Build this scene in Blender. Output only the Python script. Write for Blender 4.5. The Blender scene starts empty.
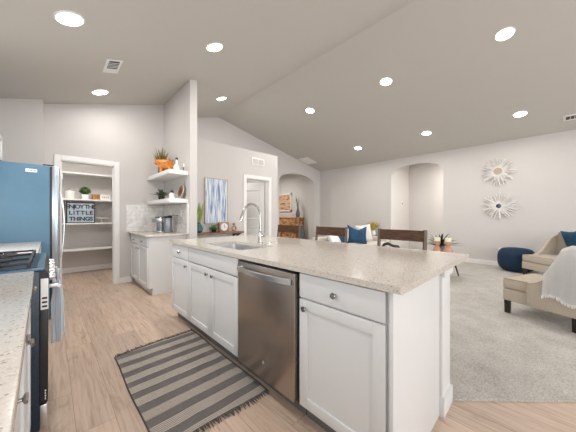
import bpy, bmesh, math, random
from math import sin, cos, pi, radians
from mathutils import Vector, Matrix
random.seed(7)
S = bpy.context.scene
COL = S.collection

# ------------------------------------------------------------------ camera, world, exposure, daylight fill
cam = bpy.data.objects.new('camera', bpy.data.cameras.new('camera'))
COL.objects.link(cam)
cam.location = (0, 0, 1.20)
cam.rotation_euler = (radians(90), 0, radians(-43.9))
cam.data.sensor_width = 36
cam.data.lens = 247.3 / 576 * 36
cam.data.clip_start = 0.02
cam.data.clip_end = 60
S.camera = cam

S.view_settings.view_transform = 'Standard'
S.view_settings.look = 'None'
S.view_settings.gamma = 1
S.view_settings.use_curve_mapping = False
S.view_settings.exposure = 0.30

W = bpy.data.worlds.new('sky'); S.world = W; W.use_nodes = True
bgn = W.node_tree.nodes['Background']
bgn.inputs[0].default_value = (0.86, 0.92, 1.0, 1)
bgn.inputs[1].default_value = 1.0

def area(name, loc, rot, sx, sy, power, color=(1, 1, 1)):
    l = bpy.data.lights.new(name, 'AREA'); l.shape = 'RECTANGLE'
    l.size = sx; l.size_y = sy; l.energy = power; l.color = color
    o = bpy.data.objects.new(name, l); COL.objects.link(o)
    o.location = loc; o.rotation_euler = rot
    return o
# daylight lamps: patio door, and unseen windows added to brighten the room
DAY = (0.955, 0.98, 1.02)
area('daylight_patio_door', (5.0, -6.43, 1.30), (radians(90), 0, 0), 3.4, 2.2, 120, DAY)
area('fill_rear_wall', (1.15, -6.43, 1.65), (radians(90), 0, 0), 2.3, 1.5, 90, DAY)  # unseen fill added behind the camera
area('fill_left_rear', (-0.70, -3.6, 1.70), (radians(90), 0, radians(-90)), 1.9, 1.1, 60, DAY)  # unseen fill added at the left rear
area('fill_left_counter', (-0.70, 0.95, 1.70), (radians(90), 0, radians(-90)), 1.5, 1.0, 8, DAY)  # unseen fill added on the left wall for the island fronts
area('fill_left_corner', (-0.70, 3.02, 1.42), (radians(90), 0, radians(-90)), 0.62, 0.55, 9, DAY)  # second unseen fill, added for far fronts and left ceiling

# ------------------------------------------------------------------ materials
def newmat(name):
    m = bpy.data.materials.new(name); m.use_nodes = True
    nt = m.node_tree
    return m, nt, nt.nodes['Principled BSDF']
def mat(name, color, rough=0.5, metal=0.0, var=0.0, vscale=6.0, bump=0.0, bscale=60.0, spec=None, coat=0.0, sheen=0.0, trans=0.0, stretch=None):
    m, nt, b = newmat(name)
    b.inputs['Base Color'].default_value = (*color, 1)
    b.inputs['Roughness'].default_value = rough
    b.inputs['Metallic'].default_value = metal
    if spec is not None: b.inputs['Specular IOR Level'].default_value = spec
    if coat: b.inputs['Coat Weight'].default_value = coat
    if sheen: b.inputs['Sheen Weight'].default_value = sheen
    if trans: b.inputs['Transmission Weight'].default_value = trans
    tc = nt.nodes.new('ShaderNodeTexCoord')
    src = tc.outputs['Object']
    if stretch:
        mp = nt.nodes.new('ShaderNodeMapping'); mp.inputs['Scale'].default_value = stretch
        nt.links.new(src, mp.inputs[0]); src = mp.outputs[0]
    if var:
        n = nt.nodes.new('ShaderNodeTexNoise'); n.inputs['Scale'].default_value = vscale; n.inputs['Detail'].default_value = 4
        nt.links.new(src, n.inputs['Vector'])
        r = nt.nodes.new('ShaderNodeValToRGB')
        r.color_ramp.elements[0].position = 0.3; r.color_ramp.elements[1].position = 0.7
        r.color_ramp.elements[0].color = (*[max(0, c * (1 - var)) for c in color], 1)
        r.color_ramp.elements[1].color = (*[min(1, c * (1 + var)) for c in color], 1)
        nt.links.new(n.outputs[0], r.inputs[0]); nt.links.new(r.outputs[0], b.inputs['Base Color'])
    if bump:
        n2 = nt.nodes.new('ShaderNodeTexNoise'); n2.inputs['Scale'].default_value = bscale; n2.inputs['Detail'].default_value = 3
        nt.links.new(src, n2.inputs['Vector'])
        bp = nt.nodes.new('ShaderNodeBump'); bp.inputs['Strength'].default_value = bump; bp.inputs['Distance'].default_value = 0.01
        nt.links.new(n2.outputs[0], bp.inputs['Height']); nt.links.new(bp.outputs[0], b.inputs['Normal'])
    return m
def emit(name, color, power):
    m, nt, b = newmat(name)
    b.inputs['Base Color'].default_value = (*color, 1)
    b.inputs['Emission Color'].default_value = (*color, 1)
    b.inputs['Emission Strength'].default_value = power
    return m

M = {}
M['wall'] = mat('wall_paint', (0.63, 0.602, 0.578), 0.85, bump=0.06, bscale=140)
M['ceil'] = mat('ceiling_paint', (0.575, 0.55, 0.51), 0.9, bump=0.08, bscale=120)
M['trim'] = mat('trim_paint', (0.85, 0.84, 0.82), 0.4)
M['cab'] = mat('cabinet_paint', (0.71, 0.715, 0.71), 0.35)
M['gap'] = mat('dark_gap', (0.02, 0.02, 0.022), 0.7)
M['toe'] = mat('toe_kick_shade', (0.16, 0.155, 0.15), 0.6)  # dark grey stands in for shade under the cabinets
M['chrome'] = mat('brushed_nickel', (0.62, 0.61, 0.59), 0.22, 1.0)
M['steel_lt'] = mat('light_steel', (0.72, 0.73, 0.74), 0.28, 1.0)
M['black'] = mat('black_plastic', (0.012, 0.012, 0.014), 0.35)
M['iron'] = mat('cast_iron', (0.03, 0.03, 0.034), 0.45, 0.3)
M['navy_enamel'] = mat('dark_blue_enamel', (0.008, 0.022, 0.042), 0.35, var=0.45, vscale=70)
M['cooktop'] = mat('blue_steel_cooktop', (0.04, 0.10, 0.16), 0.3, 0.3)
M['fridge_side'] = mat('fridge_side_steel_blue', (0.080, 0.175, 0.255), 0.42, 0.0, var=0.06, vscale=5, bump=0.05, bscale=200)
M['white'] = mat('white_gloss', (0.86, 0.86, 0.85), 0.3)
M['ceramic'] = mat('white_ceramic', (0.82, 0.80, 0.77), 0.25)
M['cream'] = mat('cream_wax', (0.85, 0.78, 0.62), 0.5)
M['stoolwood'] = mat('walnut_stain', (0.15, 0.075, 0.038), 0.45, var=0.45, vscale=6, stretch=(18, 1.5, 18))
M['wood_post'] = mat('greyer_walnut', (0.13, 0.09, 0.065), 0.5, var=0.3, vscale=10, stretch=(12, 12, 1.5))  # greyer walnut than the seat and rails
M['shelfwood'] = mat('rustic_shelf_wood', (0.23, 0.125, 0.08), 0.5, var=0.35, vscale=8, stretch=(1.5, 14, 14))
M['navy'] = mat('navy_velvet', (0.004, 0.025, 0.062), 0.85, var=0.3, vscale=5, bump=0.2, bscale=40)
M['cream_cloth'] = mat('cream_pillow_cloth', (0.74, 0.71, 0.66), 0.9, bump=0.3, bscale=200)
M['linen'] = mat('beige_linen', (0.50, 0.44, 0.36), 0.9, var=0.06, vscale=60, bump=0.25, bscale=500)
M['piping'] = mat('beige_piping', (0.42, 0.355, 0.275), 0.9)
M['sofa'] = mat('pale_sofa_fabric', (0.60, 0.56, 0.50), 0.9, bump=0.2, bscale=300)
M['legwood'] = mat('espresso_wood', (0.018, 0.010, 0.008), 0.35)
M['leaf'] = mat('leaf_green', (0.14, 0.26, 0.06), 0.5, var=0.4, vscale=30)
M['leaf_dark'] = mat('leaf_dark_green', (0.018, 0.035, 0.018), 0.45, var=0.4, vscale=20)
M['boxwood'] = mat('boxwood_green', (0.06, 0.14, 0.025), 0.6, var=0.5, vscale=40)
M['grassy'] = mat('ornamental_grass', (0.30, 0.36, 0.10), 0.6, var=0.4, vscale=30)
M['drygrass'] = mat('dry_mixed_grass', (0.20, 0.17, 0.06), 0.7, var=0.6, vscale=25)
M['nickel'] = mat('satin_nickel_faucet', (0.46, 0.44, 0.42), 0.24, 1.0)
M['blue_pillow'] = mat('deep_blue_pillow_velvet', (0.010, 0.065, 0.14), 0.8, var=0.3, vscale=5, bump=0.2, bscale=40)
M['fridge_door'] = mat('cool_stainless_door', (0.50, 0.56, 0.62), 0.3, 1.0)
M['dark_nickel'] = mat('dark_nickel_knob', (0.34, 0.33, 0.32), 0.25, 1.0)
M['aloe'] = mat('aloe_green', (0.06, 0.105, 0.04), 0.5, var=0.3, vscale=30)
M['yellowleaf'] = mat('yellow_foliage', (0.50, 0.38, 0.08), 0.6, var=0.35, vscale=25)
M['orange'] = mat('orange_glaze', (0.62, 0.22, 0.035), 0.3, var=0.35, vscale=35, coat=0.3)
M['teal'] = mat('teal_glass', (0.03, 0.13, 0.14), 0.15, coat=0.5)
M['bluegrey'] = mat('blue_grey_glaze', (0.10, 0.125, 0.155), 0.35)
M['copper'] = mat('turned_cherry_wood', (0.52, 0.29, 0.19), 0.4, var=0.25, vscale=15)
M['basket'] = mat('woven_basket', (0.52, 0.25, 0.08), 0.7, var=0.5, vscale=60, bump=0.6, bscale=120)
M['grey_plastic'] = mat('grey_machine', (0.27, 0.285, 0.30), 0.3, 0.5)
M['paper'] = mat('white_paper', (0.85, 0.84, 0.80), 0.6)
M['discwood'] = mat('pale_round_wood', (0.50, 0.42, 0.33), 0.6, var=0.3, vscale=12)
M['brown'] = mat('brown_wood_frame', (0.36, 0.21, 0.13), 0.5, var=0.3, vscale=20)
M['signface'] = mat('sign_face_blue_grey', (0.42, 0.52, 0.60), 0.6, var=0.1, vscale=8)
M['signframe'] = mat('sign_frame_charcoal', (0.035, 0.035, 0.04), 0.6)
M['vent_dark'] = mat('vent_dark_metal', (0.07, 0.065, 0.06), 0.7)  # one dark tone for grilles, door knobs and rocker
M['door'] = mat('interior_door_paint', (0.76, 0.75, 0.73), 0.4)
M['glassjar'] = mat('clear_jar_glass', (0.9, 0.92, 0.92), 0.08, spec=0.6, trans=0.7)
M['towel'] = mat('towel_blue', (0.42, 0.55, 0.70), 0.95, bump=0.3, bscale=300)
M['sunburst'] = mat('sunburst_wire_white', (0.80, 0.77, 0.73), 0.45)
M['sunburst_centre'] = mat('sunburst_centre_sand', (0.50, 0.40, 0.31), 0.5)
M['mirror_dark'] = mat('dark_mirror', (0.05, 0.06, 0.10), 0.08, 0.9)
M['lamp'] = emit('downlight_lens', (1.0, 0.96, 0.90), 14)
M['glass'] = mat('window_glass', (0.95, 0.97, 1.0), 0.02, trans=1.0)
M['rope'] = mat('rug_edge_yarn', (0.10, 0.09, 0.085), 0.9)

def make_floor():
    m, nt, b = newmat('oak_vinyl_plank')
    tc = nt.nodes.new('ShaderNodeTexCoord')
    mp = nt.nodes.new('ShaderNodeMapping'); mp.inputs['Rotation'].default_value = (0, 0, radians(90)); mp.inputs['Location'].default_value = (0.3, 0.05, 0)
    nt.links.new(tc.outputs['Object'], mp.inputs[0])
    br = nt.nodes.new('ShaderNodeTexBrick')
    br.offset = 0.37; br.inputs['Scale'].default_value = 1
    br.inputs['Color1'].default_value = (0.0, 0.0, 0.0, 1); br.inputs['Color2'].default_value = (1, 1, 1, 1)
    br.inputs['Mortar'].default_value = (0.5, 0.5, 0.5, 1)
    br.inputs['Mortar Size'].default_value = 0.0012; br.inputs['Bias'].default_value = 0
    br.inputs['Brick Width'].default_value = 1.22; br.inputs['Row Height'].default_value = 0.178
    nt.links.new(mp.outputs[0], br.inputs['Vector'])
    # grain: stretched noise, shifted plank by plank
    sc = nt.nodes.new('ShaderNodeVectorMath'); sc.operation = 'MULTIPLY_ADD'
    nt.links.new(br.outputs['Color'], sc.inputs[0]); sc.inputs[1].default_value = (7, 3, 5)
    nt.links.new(mp.outputs[0], sc.inputs[2])
    m2 = nt.nodes.new('ShaderNodeMapping'); m2.inputs['Scale'].default_value = (1.5, 21, 1)
    nt.links.new(sc.outputs[0], m2.inputs[0])
    n = nt.nodes.new('ShaderNodeTexNoise'); n.inputs['Scale'].default_value = 1.6; n.inputs['Detail'].default_value = 7; n.inputs['Roughness'].default_value = 0.66; n.inputs['Distortion'].default_value = 0.9
    nt.links.new(m2.outputs[0], n.inputs['Vector'])
    r = nt.nodes.new('ShaderNodeValToRGB'); e = r.color_ramp.elements
    e[0].position = 0.30; e[0].color = (0.39, 0.275, 0.205, 1)
    e[1].position = 0.72; e[1].color = (0.63, 0.50, 0.405, 1)
    k = e.new(0.5); k.color = (0.545, 0.42, 0.33, 1)
    m3 = nt.nodes.new('ShaderNodeMapping'); m3.inputs['Scale'].default_value = (1.0, 7.0, 1); nt.links.new(sc.outputs[0], m3.inputs[0])
    wv = nt.nodes.new('ShaderNodeTexWave'); wv.bands_direction = 'Y'; wv.inputs['Scale'].default_value = 1.6; wv.inputs['Distortion'].default_value = 7; wv.inputs['Detail'].default_value = 4; wv.inputs['Detail Scale'].default_value = 1.2
    nt.links.new(m3.outputs[0], wv.inputs['Vector'])
    cmb = nt.nodes.new('ShaderNodeMix'); cmb.data_type = 'FLOAT'; cmb.inputs[0].default_value = 0.06
    nt.links.new(n.outputs[0], cmb.inputs[2]); nt.links.new(wv.outputs[0], cmb.inputs[3])
    nt.links.new(cmb.outputs[0], r.inputs[0])
    mx = nt.nodes.new('ShaderNodeMix'); mx.data_type = 'RGBA'; mx.blend_type = 'MULTIPLY'
    r2 = nt.nodes.new('ShaderNodeValToRGB'); r2.color_ramp.elements[0].color = (0.90, 0.885, 0.87, 1); r2.color_ramp.elements[1].color = (1.08, 1.06, 1.04, 1)
    nt.links.new(br.outputs['Color'], r2.inputs[0])
    mx.inputs[0].default_value = 1
    nt.links.new(r.outputs[0], mx.inputs[6]); nt.links.new(r2.outputs[0], mx.inputs[7])
    mx2 = nt.nodes.new('ShaderNodeMix'); mx2.data_type = 'RGBA'
    nt.links.new(br.outputs['Fac'], mx2.inputs[0]); nt.links.new(mx.outputs[2], mx2.inputs[6]); mx2.inputs[7].default_value = (0.30, 0.21, 0.155, 1)
    kn = nt.nodes.new('ShaderNodeTexNoise'); kn.inputs['Scale'].default_value = 3.4; kn.inputs['Detail'].default_value = 5; kn.inputs['Distortion'].default_value = 1.5
    m4 = nt.nodes.new('ShaderNodeMapping'); m4.inputs['Scale'].default_value = (1.0, 2.6, 1); nt.links.new(sc.outputs[0], m4.inputs[0]); nt.links.new(m4.outputs[0], kn.inputs['Vector'])
    kr = nt.nodes.new('ShaderNodeMapRange'); kr.inputs['From Min'].default_value = 0.60; kr.inputs['From Max'].default_value = 0.74; kr.inputs['To Max'].default_value = 0.6
    nt.links.new(kn.outputs[0], kr.inputs[0])
    mx3 = nt.nodes.new('ShaderNodeMix'); mx3.data_type = 'RGBA'; nt.links.new(kr.outputs[0], mx3.inputs[0]); nt.links.new(mx2.outputs[2], mx3.inputs[6]); mx3.inputs[7].default_value = (0.27, 0.18, 0.125, 1)
    nt.links.new(mx3.outputs[2], b.inputs['Base Color'])
    b.inputs['Roughness'].default_value = 0.42
    return m
M['floor'] = make_floor()

def make_carpet():
    m, nt, b = newmat('pale_carpet')
    tc = nt.nodes.new('ShaderNodeTexCoord')
    n = nt.nodes.new('ShaderNodeTexNoise'); n.inputs['Scale'].default_value = 120; n.inputs['Detail'].default_value = 4; n.inputs['Roughness'].default_value = 0.7
    n2 = nt.nodes.new('ShaderNodeTexNoise'); n2.inputs['Scale'].default_value = 5; n2.inputs['Detail'].default_value = 5
    nt.links.new(tc.outputs['Object'], n.inputs['Vector']); nt.links.new(tc.outputs['Object'], n2.inputs['Vector'])
    ad = nt.nodes.new('ShaderNodeMath'); ad.operation = 'MULTIPLY_ADD'; ad.inputs[1].default_value = 0.22
    nt.links.new(n2.outputs[0], ad.inputs[0])
    h = nt.nodes.new('ShaderNodeMath'); h.operation = 'MULTIPLY'; h.inputs[1].default_value = 0.78
    nt.links.new(n.outputs[0], h.inputs[0]); nt.links.new(h.outputs[0], ad.inputs[2])
    r = nt.nodes.new('ShaderNodeValToRGB'); e = r.color_ramp.elements
    e[0].position = 0.36; e[0].color = (0.32, 0.297, 0.27, 1); e[1].position = 0.62; e[1].color = (0.64, 0.61, 0.565, 1)
    nt.links.new(ad.outputs[0], r.inputs[0]); nt.links.new(r.outputs[0], b.inputs['Base Color'])
    b.inputs['Roughness'].default_value = 0.95
    bp = nt.nodes.new('ShaderNodeBump'); bp.inputs['Strength'].default_value = 0.6; bp.inputs['Distance'].default_value = 0.01
    nt.links.new(n.outputs[0], bp.inputs['Height']); nt.links.new(bp.outputs[0], b.inputs['Normal'])
    return m
M['carpet'] = make_carpet()

def make_quartz(name, base, dark, light, sc):
    m, nt, b = newmat(name)
    tc = nt.nodes.new('ShaderNodeTexCoord')
    v = nt.nodes.new('ShaderNodeTexVoronoi'); v.inputs['Scale'].default_value = sc
    nt.links.new(tc.outputs['Object'], v.inputs['Vector'])
    sep = nt.nodes.new('ShaderNodeSeparateColor'); nt.links.new(v.outputs['Color'], sep.inputs[0])
    r = nt.nodes.new('ShaderNodeValToRGB'); e = r.color_ramp.elements
    r.color_ramp.interpolation = 'CONSTANT'
    e[0].position = 0; e[0].color = (*dark, 1); e[1].position = 0.055; e[1].color = (*[(a + 2 * c) / 3 for a, c in zip(dark, base)], 1)
    k = e.new(0.16); k.color = (*base, 1); k = e.new(0.6); k.color = (*[(a + c) / 2 for a, c in zip(light, base)], 1); k = e.new(0.9); k.color = (*light, 1)
    nt.links.new(sep.outputs[0], r.inputs[0])
    n = nt.nodes.new('ShaderNodeTexNoise'); n.inputs['Scale'].default_value = 9; n.inputs['Detail'].default_value = 3
    nt.links.new(tc.outputs['Object'], n.inputs['Vector'])
    mx = nt.nodes.new('ShaderNodeMix'); mx.data_type = 'RGBA'
    mr = nt.nodes.new('ShaderNodeMapRange'); mr.inputs['To Min'].default_value = 0.15; mr.inputs['To Max'].default_value = 0.6
    nt.links.new(n.outputs[0], mr.inputs[0]); nt.links.new(mr.outputs[0], mx.inputs[0])
    nt.links.new(r.outputs[0], mx.inputs[6]); mx.inputs[7].default_value = (*base, 1)
    nt.links.new(mx.outputs[2], b.inputs['Base Color'])
    b.inputs['Roughness'].default_value = 0.16
    b.inputs['Specular IOR Level'].default_value = 0.55
    return m
M['quartz'] = make_quartz('speckled_quartz', (0.60, 0.55, 0.485), (0.20, 0.15, 0.11), (0.68, 0.64, 0.585), 190)
M['quartz_edge'] = M['quartz']

def make_rug():
    m, nt, b = newmat('striped_rug')
    tc = nt.nodes.new('ShaderNodeTexCoord'); sx = nt.nodes.new('ShaderNodeSeparateXYZ')
    nt.links.new(tc.outputs['Object'], sx.inputs[0])
    def mth(op, a, bb=None):
        q = nt.nodes.new('ShaderNodeMath'); q.operation = op
        for i, v in enumerate((a, bb)):
            if v is None: continue
            if isinstance(v, (int, float)): q.inputs[i].default_value = v
            else: nt.links.new(v, q.inputs[i])
        return q.outputs[0]
    wob = nt.nodes.new('ShaderNodeTexNoise'); wob.inputs['Scale'].default_value = 3
    nt.links.new(tc.outputs['Object'], wob.inputs['Vector'])
    yy = mth('ADD', sx.outputs[1], mth('MULTIPLY', mth('SUBTRACT', wob.outputs[0], 0.5), 0.018))
    f = mth('FRACT', mth('ADD', mth('DIVIDE', yy, 0.152), 0.81))
    band = mth('GREATER_THAN', f, 0.47)
    fine = mth('GREATER_THAN', mth('FRACT', mth('DIVIDE', yy, 0.0135)), 0.42)
    n = nt.nodes.new('ShaderNodeTexNoise'); n.inputs['Scale'].default_value = 120
    nt.links.new(tc.outputs['Object'], n.inputs['Vector'])
    def mix(fac, a, c):
        q = nt.nodes.new('ShaderNodeMix'); q.data_type = 'RGBA'
        nt.links.new(fac, q.inputs[0])
        for i, v in ((6, a), (7, c)):
            if isinstance(v, tuple): q.inputs[i].default_value = (*v, 1)
            else: nt.links.new(v, q.inputs[i])
        return q.outputs[2]
    lt = mix(fine, (0.30, 0.27, 0.245), (0.84, 0.77, 0.69))
    dk = mix(n.outputs[0], (0.25, 0.228, 0.218), (0.37, 0.34, 0.325))
    nt.links.new(mix(band, dk, lt), b.inputs['Base Color'])
    b.inputs['Roughness'].default_value = 0.95
    bp = nt.nodes.new('ShaderNodeBump'); bp.inputs['Strength'].default_value = 0.5; bp.inputs['Distance'].default_value = 0.004
    nt.links.new(fine, bp.inputs['Height']); nt.links.new(bp.outputs[0], b.inputs['Normal'])
    return m
M['rug'] = make_rug()

def make_tile():
    m, nt, b = newmat('marble_subway_tile')
    tc = nt.nodes.new('ShaderNodeTexCoord'); sx = nt.nodes.new('ShaderNodeSeparateXYZ')
    nt.links.new(tc.outputs['Object'], sx.inputs[0])
    ad = nt.nodes.new('ShaderNodeMath'); ad.operation = 'ADD'
    nt.links.new(sx.outputs[0], ad.inputs[0]); nt.links.new(sx.outputs[1], ad.inputs[1])
    cb = nt.nodes.new('ShaderNodeCombineXYZ'); nt.links.new(ad.outputs[0], cb.inputs[0]); nt.links.new(sx.outputs[2], cb.inputs[1])
    br = nt.nodes.new('ShaderNodeTexBrick'); br.inputs['Scale'].default_value = 1
    br.inputs['Brick Width'].default_value = 0.15; br.inputs['Row Height'].default_value = 0.075; br.inputs['Mortar Size'].default_value = 0.002
    br.inputs['Color1'].default_value = (0.82, 0.80, 0.77, 1); br.inputs['Color2'].default_value = (0.72, 0.70, 0.665, 1); br.inputs['Mortar'].default_value = (0.60, 0.58, 0.55, 1)
    nt.links.new(cb.outputs[0], br.inputs['Vector'])
    n = nt.nodes.new('ShaderNodeTexNoise'); n.inputs['Scale'].default_value = 9; n.inputs['Detail'].default_value = 6; n.inputs['Distortion'].default_value = 1.5
    nt.links.new(tc.outputs['Object'], n.inputs['Vector'])
    mr = nt.nodes.new('ShaderNodeMapRange'); mr.inputs['From Min'].default_value = 0.35; mr.inputs['From Max'].default_value = 0.7; mr.inputs['To Min'].default_value = 0.82; mr.inputs['To Max'].default_value = 1.1
    nt.links.new(n.outputs[0], mr.inputs[0])
    mx = nt.nodes.new('ShaderNodeMix'); mx.data_type = 'RGBA'; mx.blend_type = 'MULTIPLY'; mx.inputs[0].default_value = 1
    nt.links.new(br.outputs['Color'], mx.inputs[6]); nt.links.new(mr.outputs[0], mx.inputs[7])
    nt.links.new(mx.outputs[2], b.inputs['Base Color']); b.inputs['Roughness'].default_value = 0.25
    return m
M['tile'] = make_tile()

def make_steel():
    m, nt, b = newmat('brushed_stainless')
    tc = nt.nodes.new('ShaderNodeTexCoord'); mp = nt.nodes.new('ShaderNodeMapping'); mp.inputs['Scale'].default_value = (1, 60, 1)
    nt.links.new(tc.outputs['Object'], mp.inputs[0])
    n = nt.nodes.new('ShaderNodeTexNoise'); n.inputs['Scale'].default_value = 6
    nt.links.new(mp.outputs[0], n.inputs['Vector'])
    mr = nt.nodes.new('ShaderNodeMapRange'); mr.inputs['To Min'].default_value = 0.24; mr.inputs['To Max'].default_value = 0.40
    nt.links.new(n.outputs[0], mr.inputs[0]); nt.links.new(mr.outputs[0], b.inputs['Roughness'])
    b.inputs['Base Color'].default_value = (0.44, 0.385, 0.345, 1); b.inputs['Metallic'].default_value = 1
    return m
M['steel'] = make_steel()

def make_stripes_art():
    # blue and white vertical brush strokes
    m, nt, b = newmat('abstract_blue_canvas')
    tc = nt.nodes.new('ShaderNodeTexCoord'); mp = nt.nodes.new('ShaderNodeMapping'); mp.inputs['Scale'].default_value = (38, 1, 2.4)
    nt.links.new(tc.outputs['Object'], mp.inputs[0])
    n = nt.nodes.new('ShaderNodeTexNoise'); n.inputs['Scale'].default_value = 1.0; n.inputs['Detail'].default_value = 4; n.inputs['Distortion'].default_value = 0.4
    nt.links.new(mp.outputs[0], n.inputs['Vector'])
    r = nt.nodes.new('ShaderNodeValToRGB'); e = r.color_ramp.elements
    e[0].position = 0.32; e[0].color = (0.07, 0.13, 0.32, 1); e[1].position = 0.62; e[1].color = (0.82, 0.83, 0.84, 1)
    k = e.new(0.42); k.color = (0.25, 0.36, 0.56, 1); k = e.new(0.50); k.color = (0.58, 0.64, 0.72, 1)
    nt.links.new(n.outputs[0], r.inputs[0]); nt.links.new(r.outputs[0], b.inputs['Base Color']); b.inputs['Roughness'].default_value = 0.7
    return m
M['art_blue'] = make_stripes_art()
def make_band_art(name, cols, sc):
    m, nt, b = newmat(name)
    tc = nt.nodes.new('ShaderNodeTexCoord'); mp = nt.nodes.new('ShaderNodeMapping'); mp.inputs['Scale'].default_value = sc
    nt.links.new(tc.outputs['Object'], mp.inputs[0])
    n = nt.nodes.new('ShaderNodeTexNoise'); n.inputs['Scale'].default_value = 1.6; n.inputs['Detail'].default_value = 5; n.inputs['Distortion'].default_value = 0.6
    nt.links.new(mp.outputs[0], n.inputs['Vector'])
    r = nt.nodes.new('ShaderNodeValToRGB'); e = r.color_ramp.elements
    e[0].position = 0.36; e[0].color = (*cols[0], 1); e[1].position = 0.64; e[1].color = (*cols[-1], 1)
    for i, c in enumerate(cols[1:-1]):
        k = e.new(0.36 + 0.28 * (i + 1) / (len(cols) - 1)); k.color = (*c, 1)
    nt.links.new(n.outputs[0], r.inputs[0]); nt.links.new(r.outputs[0], b.inputs['Base Color']); b.inputs['Roughness'].default_value = 0.5
    return m
M['art_wood'] = make_band_art('reclaimed_wood_art', [(0.22, 0.10, 0.05), (0.55, 0.30, 0.15), (0.72, 0.55, 0.38), (0.40, 0.24, 0.14)], (2, 2, 9))
M['dresser'] = make_band_art('knotty_orange_wood', [(0.16, 0.06, 0.02), (0.50, 0.25, 0.10), (0.66, 0.38, 0.18)], (5, 4, 7))
def make_throw():
    m, nt, b = newmat('white_ribbed_throw')
    tc = nt.nodes.new('ShaderNodeTexCoord'); w = nt.nodes.new('ShaderNodeTexWave'); w.wave_type = 'BANDS'; w.bands_direction = 'Z'
    w.inputs['Scale'].default_value = 22; w.inputs['Distortion'].default_value = 0.6
    nt.links.new(tc.outputs['Object'], w.inputs['Vector'])
    bp = nt.nodes.new('ShaderNodeBump'); bp.inputs['Strength'].default_value = 0.4; bp.inputs['Distance'].default_value = 0.004
    nt.links.new(w.outputs[0], bp.inputs['Height']); nt.links.new(bp.outputs[0], b.inputs['Normal'])
    b.inputs['Base Color'].default_value = (0.93, 0.93, 0.92, 1); b.inputs['Roughness'].default_value = 0.9
    return m
M['throw'] = make_throw()
def make_towel_stripe():
    m, nt, b = newmat('striped_tea_towel')
    tc = nt.nodes.new('ShaderNodeTexCoord'); sx = nt.nodes.new('ShaderNodeSeparateXYZ'); nt.links.new(tc.outputs['UV'], sx.inputs[0])
    a = nt.nodes.new('ShaderNodeMath'); a.operation = 'MULTIPLY'; a.inputs[1].default_value = 8.0; nt.links.new(sx.outputs[0], a.inputs[0])
    f = nt.nodes.new('ShaderNodeMath'); f.operation = 'FRACT'; nt.links.new(a.outputs[0], f.inputs[0])
    g = nt.nodes.new('ShaderNodeMath'); g.operation = 'GREATER_THAN'; g.inputs[1].default_value = 0.78; nt.links.new(f.outputs[0], g.inputs[0])
    mx = nt.nodes.new('ShaderNodeMix'); mx.data_type = 'RGBA'; nt.links.new(g.outputs[0], mx.inputs[0])
    mx.inputs[6].default_value = (0.90, 0.93, 0.97, 1); mx.inputs[7].default_value = (0.58, 0.68, 0.80, 1)
    nt.links.new(mx.outputs[2], b.inputs['Base Color']); b.inputs['Roughness'].default_value = 0.95
    return m
M['towel_s'] = make_towel_stripe()

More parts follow.
